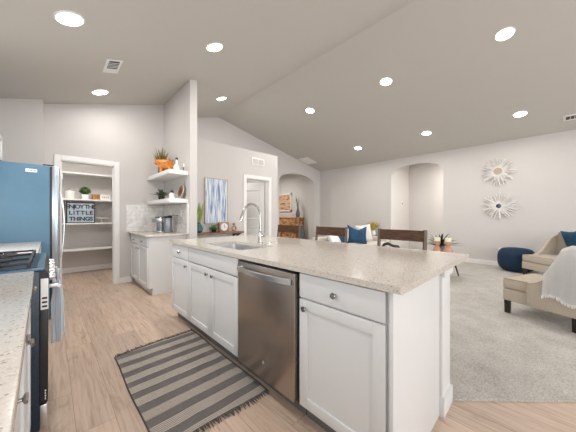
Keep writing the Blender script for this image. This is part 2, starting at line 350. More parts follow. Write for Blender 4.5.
# ------------------------------------------------------------------ mesh helpers
class MB:
    def __init__(s): s.bm = bmesh.new()
    def box(s, x0, x1, y0, y1, z0, z1, bev=0.0, rot=None):
        t = bmesh.new(); bmesh.ops.create_cube(t, size=1)
        bmesh.ops.scale(t, vec=(abs(x1 - x0), abs(y1 - y0), abs(z1 - z0)), verts=t.verts)
        if bev: bmesh.ops.bevel(t, geom=t.edges[:] + t.verts[:], offset=bev, segments=3, profile=0.5, affect='EDGES')
        mt = Matrix.Translation(((x0 + x1) / 2, (y0 + y1) / 2, (z0 + z1) / 2))
        if rot is not None: mt = mt @ rot
        t.transform(mt); s.add(t); return s
    def add(s, t, mtx=None):
        if mtx is not None: t.transform(mtx)
        me = bpy.data.meshes.new('tmp'); t.to_mesh(me); t.free(); s.bm.from_mesh(me); bpy.data.meshes.remove(me)
    def lathe(s, prof, c=(0, 0, 0), seg=24, mtx=None):
        t = bmesh.new(); rings = []
        for r, z in prof:
            if r < 1e-5: rings.append([t.verts.new((0, 0, z))])
            else: rings.append([t.verts.new((r * cos(2 * pi * i / seg), r * sin(2 * pi * i / seg), z)) for i in range(seg)])
        for a, b in zip(rings, rings[1:]):
            for i in range(seg):
                j = (i + 1) % seg
                if len(a) == 1 and len(b) == 1: continue
                if len(a) == 1: t.faces.new((a[0], b[j], b[i]))
                elif len(b) == 1: t.faces.new((a[i], a[j], b[0]))
                else: t.faces.new((a[i], a[j], b[j], b[i]))
        if len(rings[0]) > 1: t.faces.new(list(reversed(rings[0])))
        if len(rings[-1]) > 1: t.faces.new(rings[-1])
        bmesh.ops.recalc_face_normals(t, faces=t.faces)
        mm = Matrix.Translation(c)
        if mtx is not None: mm = mm @ mtx
        s.add(t, mm); return s
    def tube(s, pts, r, seg=10, cap=True):
        pts = [Vector(p) for p in pts]; n = len(pts)
        rr = r if isinstance(r, (list, tuple)) else [r] * n
        t = bmesh.new(); rings = []; up = None
        for i, p in enumerate(pts):
            d = (pts[min(i + 1, n - 1)] - pts[max(i - 1, 0)]).normalized()
            if up is None:
                up = Vector((0, 0, 1)) if abs(d.z) < 0.9 else Vector((1, 0, 0))
            a = d.cross(up).normalized(); b = a.cross(d).normalized(); up = b
            rings.append([t.verts.new(p + (a * cos(2 * pi * k / seg) + b * sin(2 * pi * k / seg)) * rr[i]) for k in range(seg)])
        for a, b in zip(rings, rings[1:]):
            for k in range(seg):
                j = (k + 1) % seg; t.faces.new((a[k], a[j], b[j], b[k]))
        if cap: t.faces.new(rings[0]); t.faces.new(rings[-1])
        bmesh.ops.recalc_face_normals(t, faces=t.faces)
        s.add(t); return s
    def prism(s, poly, axis, lo, hi, bev=0.0):
        # poly: 2D outline in the two remaining axes (x: y,z  y: x,z  z: x,y)
        t = bmesh.new()
        def P(a, b, w): return {'x': (w, a, b), 'y': (a, w, b), 'z': (a, b, w)}[axis]
        v0 = [t.verts.new(P(a, b, lo)) for a, b in poly]; v1 = [t.verts.new(P(a, b, hi)) for a, b in poly]
        n = len(poly)
        for i in range(n):
            j = (i + 1) % n; t.faces.new((v0[i], v0[j], v1[j], v1[i]))
        f0 = t.faces.new(v0); f1 = t.faces.new(v1)
        bmesh.ops.recalc_face_normals(t, faces=t.faces)
        if bev: bmesh.ops.bevel(t, geom=t.edges[:], offset=bev, segments=2, profile=0.5, affect='EDGES')
        bmesh.ops.triangulate(t, faces=[f for f in t.faces if len(f.verts) > 4])
        s.add(t); return s
    def grid(s, f, nu, nv, uv=False, thick=0.0):
        t = bmesh.new(); g = [[t.verts.new(f(i / nu, j / nv)) for j in range(nv + 1)] for i in range(nu + 1)]
        ul = t.loops.layers.uv.new('UVMap')
        for i in range(nu):
            for j in range(nv):
                fc = t.faces.new((g[i][j], g[i + 1][j], g[i + 1][j + 1], g[i][j + 1]))
                for l, (a, b) in zip(fc.loops, ((i, j), (i + 1, j), (i + 1, j + 1), (i, j + 1))): l[ul].uv = (a / nu, b / nv)
        if thick: bmesh.ops.solidify(t, geom=t.faces[:], thickness=thick)
        s.add(t); return s
    def ball(s, c, r, sc=(1, 1, 1), seg=20):
        t = bmesh.new(); bmesh.ops.create_uvsphere(t, u_segments=seg, v_segments=max(8, seg // 2), radius=r)
        bmesh.ops.scale(t, vec=sc, verts=t.verts); s.add(t, Matrix.Translation(c)); return s
    def blade(s, base, d, length, width, droop=0.3, n=6, thick=0.0015):
        base = Vector(base); d = Vector(d).normalized()
        side = d.cross(Vector((0, 0, 1)))
        side = side.normalized() if side.length > 1e-3 else Vector((1, 0, 0))
        t = bmesh.new(); L = []; R = []
        for i in range(n + 1):
            u = i / n
            p = base + d * length * u + Vector((0, 0, -droop * length * u * u))
            w = width * 0.5 * (1 - u ** 2.2) * (0.6 + 0.8 * min(1, u * 3)) + 0.0006
            nrm = side.cross(d).normalized()
            L.append((t.verts.new(p - side * w), t.verts.new(p + side * w), t.verts.new(p - nrm * w * 0.35)))
        for a, b in zip(L, L[1:]):
            t.faces.new((a[0], b[0], b[2], a[2])); t.faces.new((a[2], b[2], b[1], a[1])); t.faces.new((a[1], b[1], b[0], a[0]))
        t.faces.new((L[0][0], L[0][2], L[0][1])); t.faces.new((L[-1][0], L[-1][1], L[-1][2]))
        bmesh.ops.recalc_face_normals(t, faces=t.faces)
        s.add(t); return s
    def build(s, name, m, parent=None, smooth=True, **kw):
        me = bpy.data.meshes.new(name)
        off = Vector((0, 0, 0))
        if parent is None and not kw.get('keep'):
            xs = [v.co for v in s.bm.verts]
            lo = Vector([min(c[i] for c in xs) for i in range(3)]); hi = Vector([max(c[i] for c in xs) for i in range(3)])
            off = Vector(((lo.x + hi.x) / 2, (lo.y + hi.y) / 2, lo.z))
            s.bm.transform(Matrix.Translation(-off))
        elif parent is not None:
            p = parent; mw = Matrix.Identity(4)
            if p.name in ROOTS: mw = ROOTS[p.name]
            s.bm.transform(mw.inverted())
        s.bm.to_mesh(me); s.bm.free()
        me.materials.append(M[m] if isinstance(m, str) else m)
        if smooth:
            me.shade_smooth()
            try: me.set_sharp_from_angle(angle=radians(32))
            except Exception: pass
        o = bpy.data.objects.new(name, me); COL.objects.link(o)
        if parent is not None:
            o.parent = parent; ROOTS[o.name] = ROOTS.get(parent.name, Matrix.Identity(4))
        else:
            o.location = off; ROOTS[o.name] = Matrix.Translation(off)
        for k, v in kw.items():
            if k != 'keep': o[k] = v
        return o
ROOTS = {}
def thing(name, label, cat, loc=(0, 0, 0), rz=0.0, group=None):
    o = bpy.data.objects.new(name, None); COL.objects.link(o)
    o.empty_display_size = 0.05
    o.location = loc; o.rotation_euler = (0, 0, rz)
    o['label'] = label; o['category'] = cat
    if group: o['group'] = group
    ROOTS[o.name] = Matrix.Translation(loc) @ Matrix.Rotation(rz, 4, 'Z')
    return o
def local(root):  # parts of this root are given in its own frame
    ROOTS[root.name] = Matrix.Identity(4)
def tag(o, label, cat, group=None):
    o['label'] = label; o['category'] = cat
    if group: o['group'] = group
    return o
def dup(root, loc, rz, label):
    r = root.copy(); COL.objects.link(r); r.location = loc; r.rotation_euler = (0, 0, rz); r['label'] = label
    def rec(src, dst):
        for ch in list(src.children):
            c = ch.copy(); COL.objects.link(c); c.parent = dst; rec(ch, c)
    rec(root, r)
    return r
def struct(name, mb, m, smooth=False): return mb.build(name, m, None, smooth=smooth, kind='structure')

# ------------------------------------------------------------------ room shell
RX, RZ = 3.30, 3.905
aL, sL = RZ - RX * 0.30, 0.30
aR, sR = RZ + RX * 0.2125, -0.2125
def zc(x): return aL + sL * x if x < RX else aR + sR * x
XL, XR, YB, YG, YP = -0.75, 7.72, -6.5, 6.19, 5.246

struct('floor', MB().box(-0.9, 9.4, -6.65, 9.6, -0.12, 0.0), 'floor')
car = MB().prism([(1.885, 0.415), (7.72, -5.42), (7.72, 1.93), (9.2, 1.93), (9.2, 3.37), (7.72, 3.37), (7.72, 6.19), (4.25, 6.19), (4.25, 4.7), (1.885, 4.7)], 'z', 0.0, 0.012)
struct('floor_carpet', car, 'carpet')

T = 0.1
struct('ceiling', MB().prism([(XL - .12, zc(XL - .12)), (RX, RZ), (RX, RZ + T), (XL - .12, zc(XL - .12) + T)], 'y', -6.62, 6.34), 'ceil')
struct('ceiling', MB().prism([(RX, RZ), (XR + .15, zc(XR + .15)), (XR + .15, zc(XR + .15) + T), (RX, RZ + T)], 'y', -6.62, 6.34), 'ceil')

# left wall, with openings for unseen windows added to light the kitchen
def wall_x(name, x0, x1, y0, y1, z1, holes=(), m='wall'):
    ys = sorted({y0, y1, *[h[0] for h in holes], *[h[1] for h in holes]})
    mb = MB()
    for a, b in zip(ys, ys[1:]):
        hh = [h for h in holes if h[0] <= a and h[1] >= b]
        if hh:
            h = hh[0]
            if h[2] > 0: mb.box(x0, x1, a, b, 0, h[2])
            mb.box(x0, x1, a, b, h[3], z1)
        else: mb.box(x0, x1, a, b, 0, z1)
    return struct(name, mb, m)
wall_x('wall_left', XL - .12, XL, YB - .12, YP, zc(XL - .06), [(-4.55, -2.65, 1.1, 2.3), (.15, 1.75, 1.15, 2.25), (2.68, 3.36, 1.1, 1.74)])
# back wall behind the camera
bk = MB()
def back_piece(xa, xb, z0, z1=None):
    if z1 is None:
        bk.prism([(xa, z0), (xb, z0), (xb, zc(xb)), (RX, RZ), (xa, zc(xa))] if xa < RX < xb else [(xa, z0), (xb, z0), (xb, zc(xb)), (xa, zc(xa))], 'y', YB - .12, YB)
    else: bk.box(xa, xb, YB - .12, YB, z0, z1)
back_piece(XL, 0.0, 0); back_piece(0.0, 2.3, 0, 0.9); back_piece(0.0, 2.3, 2.4); back_piece(2.3, 3.3, 0)
back_piece(3.3, 6.7, 2.4); back_piece(6.7, XR, 0)
struct('wall_back', bk, 'wall')
for i, (xa, xb, z0, z1) in enumerate([(0.0, 2.3, 0.9, 2.4), (3.3, 6.7, 0.0, 2.4)]):  # unseen rear glazing added to go with the daylight lamps
    w = MB()
    for a, b, c, d in ((xa, xa + .06, z0, z1), (xb - .06, xb, z0, z1), (xa, xb, z0, z0 + .05), (xa, xb, z1 - .05, z1), ((xa + xb) / 2 - .03, (xa + xb) / 2 + .03, z0, z1)):
        w.box(a, b, YB - .09, YB - .03, c, d)
    wo = struct('window_%d' % (i + 1), w, 'trim')
    g = MB().box(xa, xb, YB - .065, YB - .06, z0, z1).build('window_pane', 'glass', wo, smooth=False)
for k, (ya, yb, za, zb_) in enumerate(((-4.55, -2.65, 1.1, 2.3), (.15, 1.75, 1.15, 2.25), (2.68, 3.36, 1.1, 1.74))):  # unseen left-wall windows added to light island fronts and kitchen ceiling
    w = MB()
    for a, b, c, d in ((ya, ya + .06, za, zb_), (yb - .06, yb, za, zb_), (ya, yb, za, za + .05), (ya, yb, zb_ - .05, zb_)):
        w.box(XL - .09, XL - .03, a, b, c, d)
    wo = struct('window_%d' % (k + 3), w, 'trim'); MB().box(XL - .065, XL - .06, ya + .05, yb - .05, za + .05, zb_ - .05).build('window_pane', 'glass', wo, smooth=False)

# wall end beside the refrigerator
struct('wall_alcove', MB().prism([(XL, 0), (-.073, 0), (-.073, zc(-.073)), (XL, zc(XL))], 'y', 5.04, YP), 'wall')
# pantry wall with door opening
po0, po1, poz = 0.122, 0.812, 2.075
pw = MB()
pw.prism([(XL - .12, 0), (po0, 0), (po0, zc(po0)), (XL - .12, zc(XL - .12))], 'y', YP, YP + .12)
pw.prism([(po1, 0), (1.75, 0), (1.75, zc(1.75)), (po1, zc(po1))], 'y', YP, YP + .12)
pw.prism([(po0, poz), (po1, poz), (po1, zc(po1)), (po0, zc(po0))], 'y', YP, YP + .12)
struct('wall_pantry', pw, 'wall')
# pantry interior
struct('wall_pantry_back', MB().box(-.62, 1.32, 6.95, 7.05, 0, 2.7), 'wall')
struct('wall_pantry_left', MB().box(-.62, -.52, YP + .12, 6.95, 0, 2.7), 'wall')
struct('wall_pantry_right', MB().box(1.22, 1.32, YP + .12, 6.95, 0, 2.7), 'wall')
struct('ceiling_pantry', MB().box(-.62, 1.32, YP + .12, 7.05, 2.7, 2.78), 'ceil')
struct('baseboard_pantry', MB().box(-.52, 1.22, 6.932, 6.95, 0, 0.11, 0.004), 'trim')
def casing(name, x0, x1, z1, y, wd, d=0.02, jamb=0.12):
    mb = MB()
    mb.box(x0 - wd, x0, y - d, y, 0, z1 + wd, 0.004); mb.box(x1, x1 + wd, y - d, y, 0, z1 + wd, 0.004)
    mb.box(x0, x1, y - d, y, z1, z1 + wd, 0.004)
    mb.box(x0, x0 + .012, y, y + jamb, 0, z1); mb.box(x1 - .012, x1, y, y + jamb, 0, z1); mb.box(x0, x1, y, y + jamb, z1 - .012, z1)
    return struct(name, mb, 'trim')
casing('trim_pantry_door', po0, po1, poz, YP, 0.077)
# hinge leaves left on the pantry jamb
tag(MB().box(po0 + .012, po0 + .02, YP + .02, YP + .06, 1.78, 1.87).build('door_hinge', 'chrome'), 'small nickel hinge leaf on the pantry door jamb above the refrigerator handle', 'hinge')
# wing wall between kitchen corner and living side
struct('wall_wing', MB().prism([(1.63, 0), (1.75, 0), (1.75, zc(1.75)), (1.63, zc(1.63))], 'y', 3.98, YP), 'wall')
# half-height room wall with the interior door (painting wall)
WZ = 2.73; Y3 = 4.75; d0, d1 = 3.24, 3.903
struct('wall_office', MB().box(1.75, d0, Y3, Y3 + .12, 0, WZ).box(d1, 4.20, Y3, Y3 + .12, 0, WZ).box(d0, d1, Y3, Y3 + .12, poz, WZ), 'wall')
struct('wall_office_side', MB().box(4.08, 4.20, Y3 + .12, YG, 0, WZ - .12), 'wall')
struct('ceiling_office', MB().box(1.75, 4.20, Y3 + .12, YG, WZ - .12, WZ), 'wall')
casing('trim_office_door', d0, d1, poz, Y3, 0.077)
struct('baseboard_office', MB().box(1.75, d0 - .078, Y3 - .014, Y3, 0, 0.1, 0.003).box(d1 + .078, 4.20, Y3 - .014, Y3, 0, 0.1, 0.003), 'trim')
struct('wall_hidden_left', MB().prism([(1.65, 0), (1.75, 0), (1.75, zc(1.75)), (1.65, zc(1.65))], 'y', YP + .12, YG + .15), 'wall')

def arch_pts(a, b, spring, peak, n=28):
    out = []
    for i in range(n + 1):
        t = pi - pi * i / n
        u = cos(t); v = sin(t)
        out.append(((a + b) / 2 + (b - a) / 2 * u, spring + (peak - spring) * v ** 0.92))
    return out
# gable wall with arch
ga, gb = 5.55, 7.35
poly = [(1.75, 0), (ga, 0)] + arch_pts(ga, gb, 2.40, 2.72) + [(gb, 0), (XR, 0), (XR, zc(XR)), (RX, RZ), (1.75, zc(1.75))]
struct('wall_gable', MB().prism(poly, 'y', YG, YG + .30), 'wall')
# far wall with arch
fa, fb = 1.928, 3.355
poly = [(YB - .12, 0), (fa, 0)] + arch_pts(fa, fb, 2.46, 2.745) + [(fb, 0), (YG + .3, 0), (YG + .3, zc(XR) + .0), (YB - .12, zc(XR) + .0)]
struct('wall_right', MB().prism(poly, 'x', XR, XR + .15), 'wall')
struct('baseboard_right', MB().box(XR - .015, XR, YB, fa, 0.012, 0.115, 0.003).box(XR - .015, XR, fb, YG, 0.012, 0.115, 0.003), 'trim')
struct('baseboard_gable', MB().box(4.2, ga, YG - .015, YG, 0.0, 0.115, 0.003).box(gb, XR - .015, YG - .015, YG, 0.012, 0.115, 0.003), 'trim')
# hall behind far arch
struct('wall_hall_back', MB().box(9.20, 9.30, .6, 3.47, 0, 3.0), 'wall')
struct('wall_hall_left', MB().box(XR + .15, 9.20, fb, fb + .1, 0, 3.0), 'wall')
struct('wall_hall_right', MB().box(XR + .15, 9.20, .5, .6, 0, 3.0), 'wall')
struct('ceiling_hall', MB().box(XR + .15, 9.3, .5, 3.47, 3.0, 3.08), 'ceil')
# room behind gable arch
struct('wall_entry_right', MB().box(7.60, 7.70, YG + .3, 9.3, 0, 3.0), 'wall')
struct('wall_entry_back', MB().box(4.6, 7.70, 9.3, 9.4, 0, 3.0), 'wall')
struct('wall_entry_left', MB().box(4.6, 4.7, YG + .3, 9.3, 0, 3.0), 'wall')
struct('ceiling_entry', MB().box(4.6, 7.70, YG + .3, 9.4, 3.0, 3.08), 'ceil')
# tile backsplash on both walls of the coffee corner
struct('trim_backsplash', MB().box(0.99, 1.63, YP - .012, YP, 0.914, 1.40).box(1.618, 1.63, 4.0, YP - .012, 0.914, 1.40), 'tile')
struct('baseboard_wing', MB().box(1.62, 1.63, 3.98, 4.05, 0, .1, .003).box(.89, 1.08, YP - .014, YP, 0, .1, .003).box(1.62, 1.76, 3.966, 3.98, 0, .1, .003), 'trim')

# ------------------------------------------------------------------ recessed lights
def downlight(x, y, label, power=14):
    r = thing('ceiling_downlight', label, 'ceiling light', (x, y, zc(x)), 0, 'recessed ceiling lights')
    sl = sL if x < RX else sR
    tilt = Matrix.Rotation(-math.atan(sl), 4, 'Y')
    local(r)
    MB().lathe([(0.095, -0.003), (0.097, -0.010), (0.108, -0.006), (0.112, 0.001)], mtx=tilt, seg=32).build('trim_ring', 'white', r)
    MB().lathe([(0, -0.008), (0.08, -0.0085), (0.096, -0.004), (0.096, 0.0)], mtx=tilt, seg=32).build('lens', 'lamp', r)
    l = bpy.data.lights.new('downlight_beam', 'AREA'); l.shape = 'DISK'; l.size = 0.15; l.energy = power; l.color = (1.0, 0.975, 0.95)
    o = bpy.data.objects.new('downlight_beam', l); COL.objects.link(o); o.parent = r
    o.location = tilt @ Vector((0, 0, -0.03)); o.rotation_euler = tilt.to_euler()
for x, y, lb in [(0.125, 2.926, 'round recessed light nearest the left edge, largest in the kitchen ceiling'),
                 (1.523, 2.945, 'round recessed light above the island sink, right of the small square vent'),
                 (0.546, 4.675, 'round recessed light just in front of the pantry wall'),
                 (2.635, 4.783, 'small round recessed light in front of the painting wall, near the ridge'),
                 (4.436, 0.378, 'big round recessed light at the top right, nearest row past the ridge'),
                 (4.435, 2.02, 'round recessed light in the middle of the row just past the ridge'),
                 (4.392, 3.82, 'round recessed light farthest back in the row just past the ridge'),
                 (6.631, 0.339, 'oval-looking recessed light at far right above the beige armchairs'),
                 (6.571, 1.99, 'recessed light in front of the far arched opening'),
                 (6.565, 3.836, 'farthest small recessed light near the flat ceiling hatch')]:
    downlight(x, y, lb, {(0.546, 4.675): 5.5, (2.635, 4.783): 8, (1.523, 2.945): 8.5, (0.125, 2.926): 21}.get((x, y), 14))
for x, y, lb in [(0.13, 1.20, 'unseen recessed light added over the range aisle'), (1.52, 1.20, 'unseen recessed light added over the near end of the island'),
                 (0.13, -1.2, 'unseen recessed light added behind the camera on the counter side'), (1.52, -1.2, 'unseen recessed light added behind the camera on the island side')]:
    downlight(x, y, lb, 3)  # unseen extra downlights added to brighten the kitchen
# unseen ceiling fixtures added to brighten hall, entry, pantry and small room
def flush(x, y, z, label, p):
    r = thing('unseen_flush_light', label, 'ceiling light', (x, y, z))
    local(r)
    MB().lathe([(0, -0.07), (0.08, -0.06), (0.12, -0.03), (0.13, 0.0)]).build('glass_bowl', 'lamp', r)
    l = bpy.data.lights.new('bulb', 'AREA'); l.shape = 'DISK'; l.size = 0.26; l.energy = p; l.color = (1, 0.97, 0.93)
    o = bpy.data.objects.new('bulb', l); COL.objects.link(o); o.parent = r; o.location = (0, 0, -0.09)
flush(8.4, 1.6, 3.0, 'unseen flush ceiling light in the hall beyond the far arch', 34)
flush(6.2, 7.9, 3.0, 'unseen flush ceiling light in the entry beyond the gable arch', 26)

flush(.45, 5.70, 2.7, 'unseen flush light added inside the pantry, above the door head', 13)
flush(3.2, 5.55, WZ - .12, 'unseen flush light added in the small room behind the ajar door', 8)
# vents
def ceil_vent(name, x, y, wx, wy, label, cat, dark, rz=0.0):
    r = thing(name, label, cat, (x, y, zc(x)))
    sl = sL if x < RX else sR
    tilt = Matrix.Rotation(-math.atan(sl), 4, 'Y') @ Matrix.Rotation(rz, 4, 'Z')
    local(r)
    f = MB(); hx, hy = wx / 2, wy / 2
    f.box(-hx, hx, -hy, hy, -0.008, 0, 0.003); f.bm.transform(tilt); f.build('frame', 'trim', r)
    if dark:
        g = MB().box(*dark, -0.012, -0.008); g.bm.transform(tilt); g.build('grille', 'vent_dark', r)
        s_ = MB()
        n = 5
        for i in range(1, n):
            yy = dark[2] + (dark[3] - dark[2]) * i / n
            s_.box(dark[0], dark[1], yy - .004, yy + .004, -0.015, -0.011)
        s_.bm.transform(tilt); s_.build('louver_bar', 'trim', r)
    return r
ceil_vent('ceiling_vent', 0.565, 3.78, 0.17, 0.36, 'small white ceiling vent with dark square grille above the kitchen', 'vent', (-.055, .055, -.16, .04))
ceil_vent('ceiling_vent', 7.16, -0.42, 0.22, 0.36, 'white ceiling vent with dark grille at the far right edge', 'vent', (-.06, .06, -.14, .14))
ceil_vent('ceiling_hatch', 6.68, 5.93, 0.55, 0.46, 'flat white panel in the ceiling near the gable arch', 'hatch', None)
r = thing('wall_vent', 'white two-panel return air grille above the interior door', 'vent', (3.575, Y3, 2.40))
MB().box(3.39, 3.76, Y3 - .012, Y3, 2.40, 2.575, .003).build('frame', 'trim', r)
for a in (3.415, 3.585):
    MB().box(a, a + .15, Y3 - .016, Y3 - .012, 2.43, 2.545).build('grille', mat('grille_grey', (.55, .53, .50), .6), r)

# interior door, ajar
r = thing('door_panel', 'white panelled interior door standing half open under the wall vent', 'door', (3.878, 4.88, 0.01), radians(0))
ang = math.atan2(5.40 - 4.88, 3.58 - 3.878)
RD = Matrix.Translation((3.878, 4.88, 0.01)) @ Matrix.Rotation(ang, 4, 'Z')
def rd(mb): mb.bm.transform(RD); return mb
lf = MB().box(0, .64, -.017, .017, 0, 2.03, .002)
rd(lf).build('leaf', 'door', r)
for (a, b, c, d) in ((.10, .54, 1.10, 1.86), (.10, .54, .22, .92)):
    q = MB()
    for sgn in (1, -1):
        y = .017 * sgn
        for bx_ in ((a, b, c, c + .03), (a, b, d - .03, d), (a, a + .03, c, d), (b - .03, b, c, d)):
            q.box(bx_[0], bx_[1], y - .006, y + .006, bx_[2], bx_[3], .003)
        q.box(a + .07, b - .07, y - .005, y + .005, c + .07, d - .07, .004)
    rd(q).build('raised_panel', 'door', r)
rd(MB().lathe([(0, .075), (.02, .07), (.028, .05), (.02, .03), (.01, .02), (.024, .015), (.024, .0)], (.58, .017, .97), mtx=Matrix.Rotation(radians(-90), 4, 'X'), seg=16)).build('knob', 'vent_dark', r)
rd(MB().lathe([(0, .075), (.02, .07), (.028, .05), (.02, .03), (.01, .02), (.024, .015), (.024, .0)], (.58, -.017, .97), mtx=Matrix.Rotation(radians(90), 4, 'X'), seg=16)).build('knob', 'vent_dark', r)

# switches and outlets
def plate(x, y, z, axis, label, slots, w=.07, h=.115, cat='outlet'):
    r = thing('wall_switch' if cat == 'switch' else 'wall_outlet', label, cat, (x, y, z))
    a = MB()
    if axis == 'x': a.box(x - .006, x, y - w / 2, y + w / 2, z - h / 2, z + h / 2, .002)
    else: a.box(x - w / 2, x + w / 2, y - .006, y, z - h / 2, z + h / 2, .002)
    a.build('cover_plate', 'white', r)
    for k in slots:
        b = MB(); q_ = .012 if cat == 'outlet' else .026
        if axis == 'x': b.box(x - .009, x - .005, y - .012, y + .012, z + k - .018, z + k + .018, .001)
        else: b.box(x - q_, x + q_, y - .009, y - .005, z + k - q_ * 1.5, z + k + q_ * 1.5, .001)
        b.build('socket' if cat == 'outlet' else 'rocker', 'ceramic' if cat == 'outlet' else 'vent_dark', r)
plate(1.618, 4.80, 1.24, 'x', 'white outlet on the tile backsplash right behind the coffee maker', (-.025, .025))
plate(1.618, 4.31, 1.24, 'x', 'white outlet on the tile backsplash nearest the wing wall end', (-.025, .025))
plate(XR, .735, .39, 'x', 'white outlet low on the far wall above the navy pouf', (-.025, .025))
plate(8.59, fb, 1.62, 'y', 'light switch inside the far arched hall', (0,), w=.11, h=.13, cat='switch')

# ------------------------------------------------------------------ cabinets
def shaker(mb, x, y0, y1, z0, z1, s, fr=0.058, th=0.02):
    """door lying in plane x, thickness towards s (-1 or +1)."""
    X = sorted((x, x + s * th)); XI = sorted((x, x + s * (th - .009)))
    mb.box(*X, y0, y0 + fr, z0, z1, .0015); mb.box(*X, y1 - fr, y1, z0, z1, .0015)
    mb.box(*X, y0 + fr, y1 - fr, z0, z0 + fr, .0015); mb.box(*X, y0 + fr, y1 - fr, z1 - fr, z1, .0015)
    mb.box(*XI, y0 + fr - .002, y1 - fr + .002, z0 + fr - .002, z1 - fr + .002)
def knob(x, y, z, s, parent, name='knob'):
    mx = Matrix.Rotation(radians(90 * s), 4, 'Y')
    return MB().lathe([(.008, 0), (.006, .006), (.006, .011), (.014, .015), (.0165, .019), (.014, .024), (0, .025)], (x, y, z), 16, mx).build(name, 'dark_nickel', parent)
def cabinet(name, label, xf, xb, y0, y1, s, fronts, group=None, top=.884, toe='toe'):
    """fronts: list of (kind, y0, y1, z0, z1, knobs). xf = door face plane, s = outward direction."""
    r = thing(name, label, 'cabinet', ((xf + xb) / 2, (y0 + y1) / 2, 0), 0, group)
    X = sorted((xf - s * .02, xb))
    MB().box(*X, y0, y1, .105, top).build('cabinet_body', 'cab', r, smooth=False)
    if toe:
        XT = sorted((xf - s * .075, xb))
        MB().box(*XT, y0, y1, 0, .105).build('toe_kick', toe, r, smooth=False)
    for kind, a, b, c, d, kn in fronts:
        mb = MB(); xs = xf - s * .0195
        if kind == 'door': shaker(mb, xs, a, b, c, d, s)
        else: mb.box(*sorted((xs, xf)), a, b, c, d, .002)
        o = mb.build('door' if kind == 'door' else ('drawer' if kind == 'drawer' else 'false_front'), 'cab', r)
        for (ky, kz) in kn: knob(xf, ky, kz, s, o)
    return r
g = .003
IX = 1.035; IB = 1.695
cabinet('base_cabinet', 'narrow white island cabinet with one drawer and one door, farthest from camera', IX, IB, 2.565, 3.06, -1,
        [('drawer', 2.568, 3.055, .735, .872, [(2.80, .80)]), ('door', 2.568, 3.055, .118, .725, [(2.62, .67)])], 'island cabinets')
cabinet('sink_cabinet', 'white island sink cabinet with plain false front over two doors', IX, IB, 1.622, 2.563, -1,
        [('false', 1.63, 2.56, .735, .872, []), ('door', 2.083, 2.56, .118, .725, [(2.135, .67)]), ('door', 1.63, 2.078, .118, .725, [(2.028, .67)])], 'island cabinets', top=.70)
cabinet('base_cabinet', 'white island cabinet with one drawer above one door at the near end, right of dishwasher', IX, IB, .458, .988, -1,
        [('drawer', .475, .980, .737, .872, [(.735, .80)]), ('door', .475, .980, .118, .727, [(.935, .68)])], 'island cabinets')
# finished end panel, back wall and posts of the island
r = thing('island_end_panel', 'plain white end panel and post carrying the island overhang', 'panel', (1.37, .44, 0))
MB().box(IX, 1.690, .44, .457, 0, .884, .001).build('panel', 'cab', r)
MB().box(1.692, 1.865, .425, .575, .0, .884, .002).build('post', 'cab', r)
cp = MB(); cp.prism([(1.680, .884), (1.88, .884), (1.88, .862), (1.866, .835), (1.691, .835), (1.680, .862)], 'y', .412, .588)
cp.build('post_capital', 'cab', r)
bs = MB().box(1.682, 1.878, .413, .587, 0.0, .085, .001); bs.prism([(1.682, .085), (1.878, .085), (1.866, .115), (1.691, .115)], 'y', .413, .587)
bs.build('post_base', 'cab', r)
r = thing('island_back_wall', 'white knee wall along the stool side of the island', 'panel', (1.78, 1.8, 0))
MB().box(1.70, 1.86, .59, 3.03, .0, .884, .001).build('panel', 'cab', r)
MB().box(1.86, 1.874, .59, 3.03, .012, .11, .003).build('baseboard_strip', 'trim', r)

# countertop with sink cut-out
r = thing('island_countertop', 'long speckled beige quartz slab on the island', 'countertop', (1.66, 1.74, .884))
cx0, cx1, cy0, cy1 = 1.010, 2.265, .395, 3.10
sx0, sx1, sy0, sy1 = 1.150, 1.530, 1.765, 2.455
t = bmesh.new()
def ring(pts, z): return [t.verts.new((a, b, z)) for a, b in pts]
def rrect(x0, x1, y0, y1, rad, n=4):
    out = []
    for (cx, cy, a0) in ((x1 - rad, y1 - rad, 0), (x0 + rad, y1 - rad, 90), (x0 + rad, y0 + rad, 180), (x1 - rad, y0 + rad, 270)):
        for i in range(n + 1):
            a = radians(a0 + 90 * i / n); out.append((cx + rad * cos(a), cy + rad * sin(a)))
    return out
outer = rrect(cx0, cx1, cy0, cy1, .008, 4); inner = rrect(sx0, sx1, sy0, sy1, .03, 4)
zb, zt = .884, .914
o0, o1, i0, i1 = ring(outer, zb), ring(outer, zt), ring(inner, zb), ring(inner, zt)
n = len(outer)
for i in range(n):
    j = (i + 1) % n
    t.faces.new((o0[i], o0[j], o1[j], o1[i])); t.faces.new((i0[j], i0[i], i1[i], i1[j]))
    t.faces.new((o1[i], o1[j], i1[j], i1[i])); t.faces.new((o0[j], o0[i], i0[i], i0[j]))
bmesh.ops.recalc_face_normals(t, faces=t.faces)
mb = MB(); mb.add(t); mb.build('slab', 'quartz', r, smooth=False)
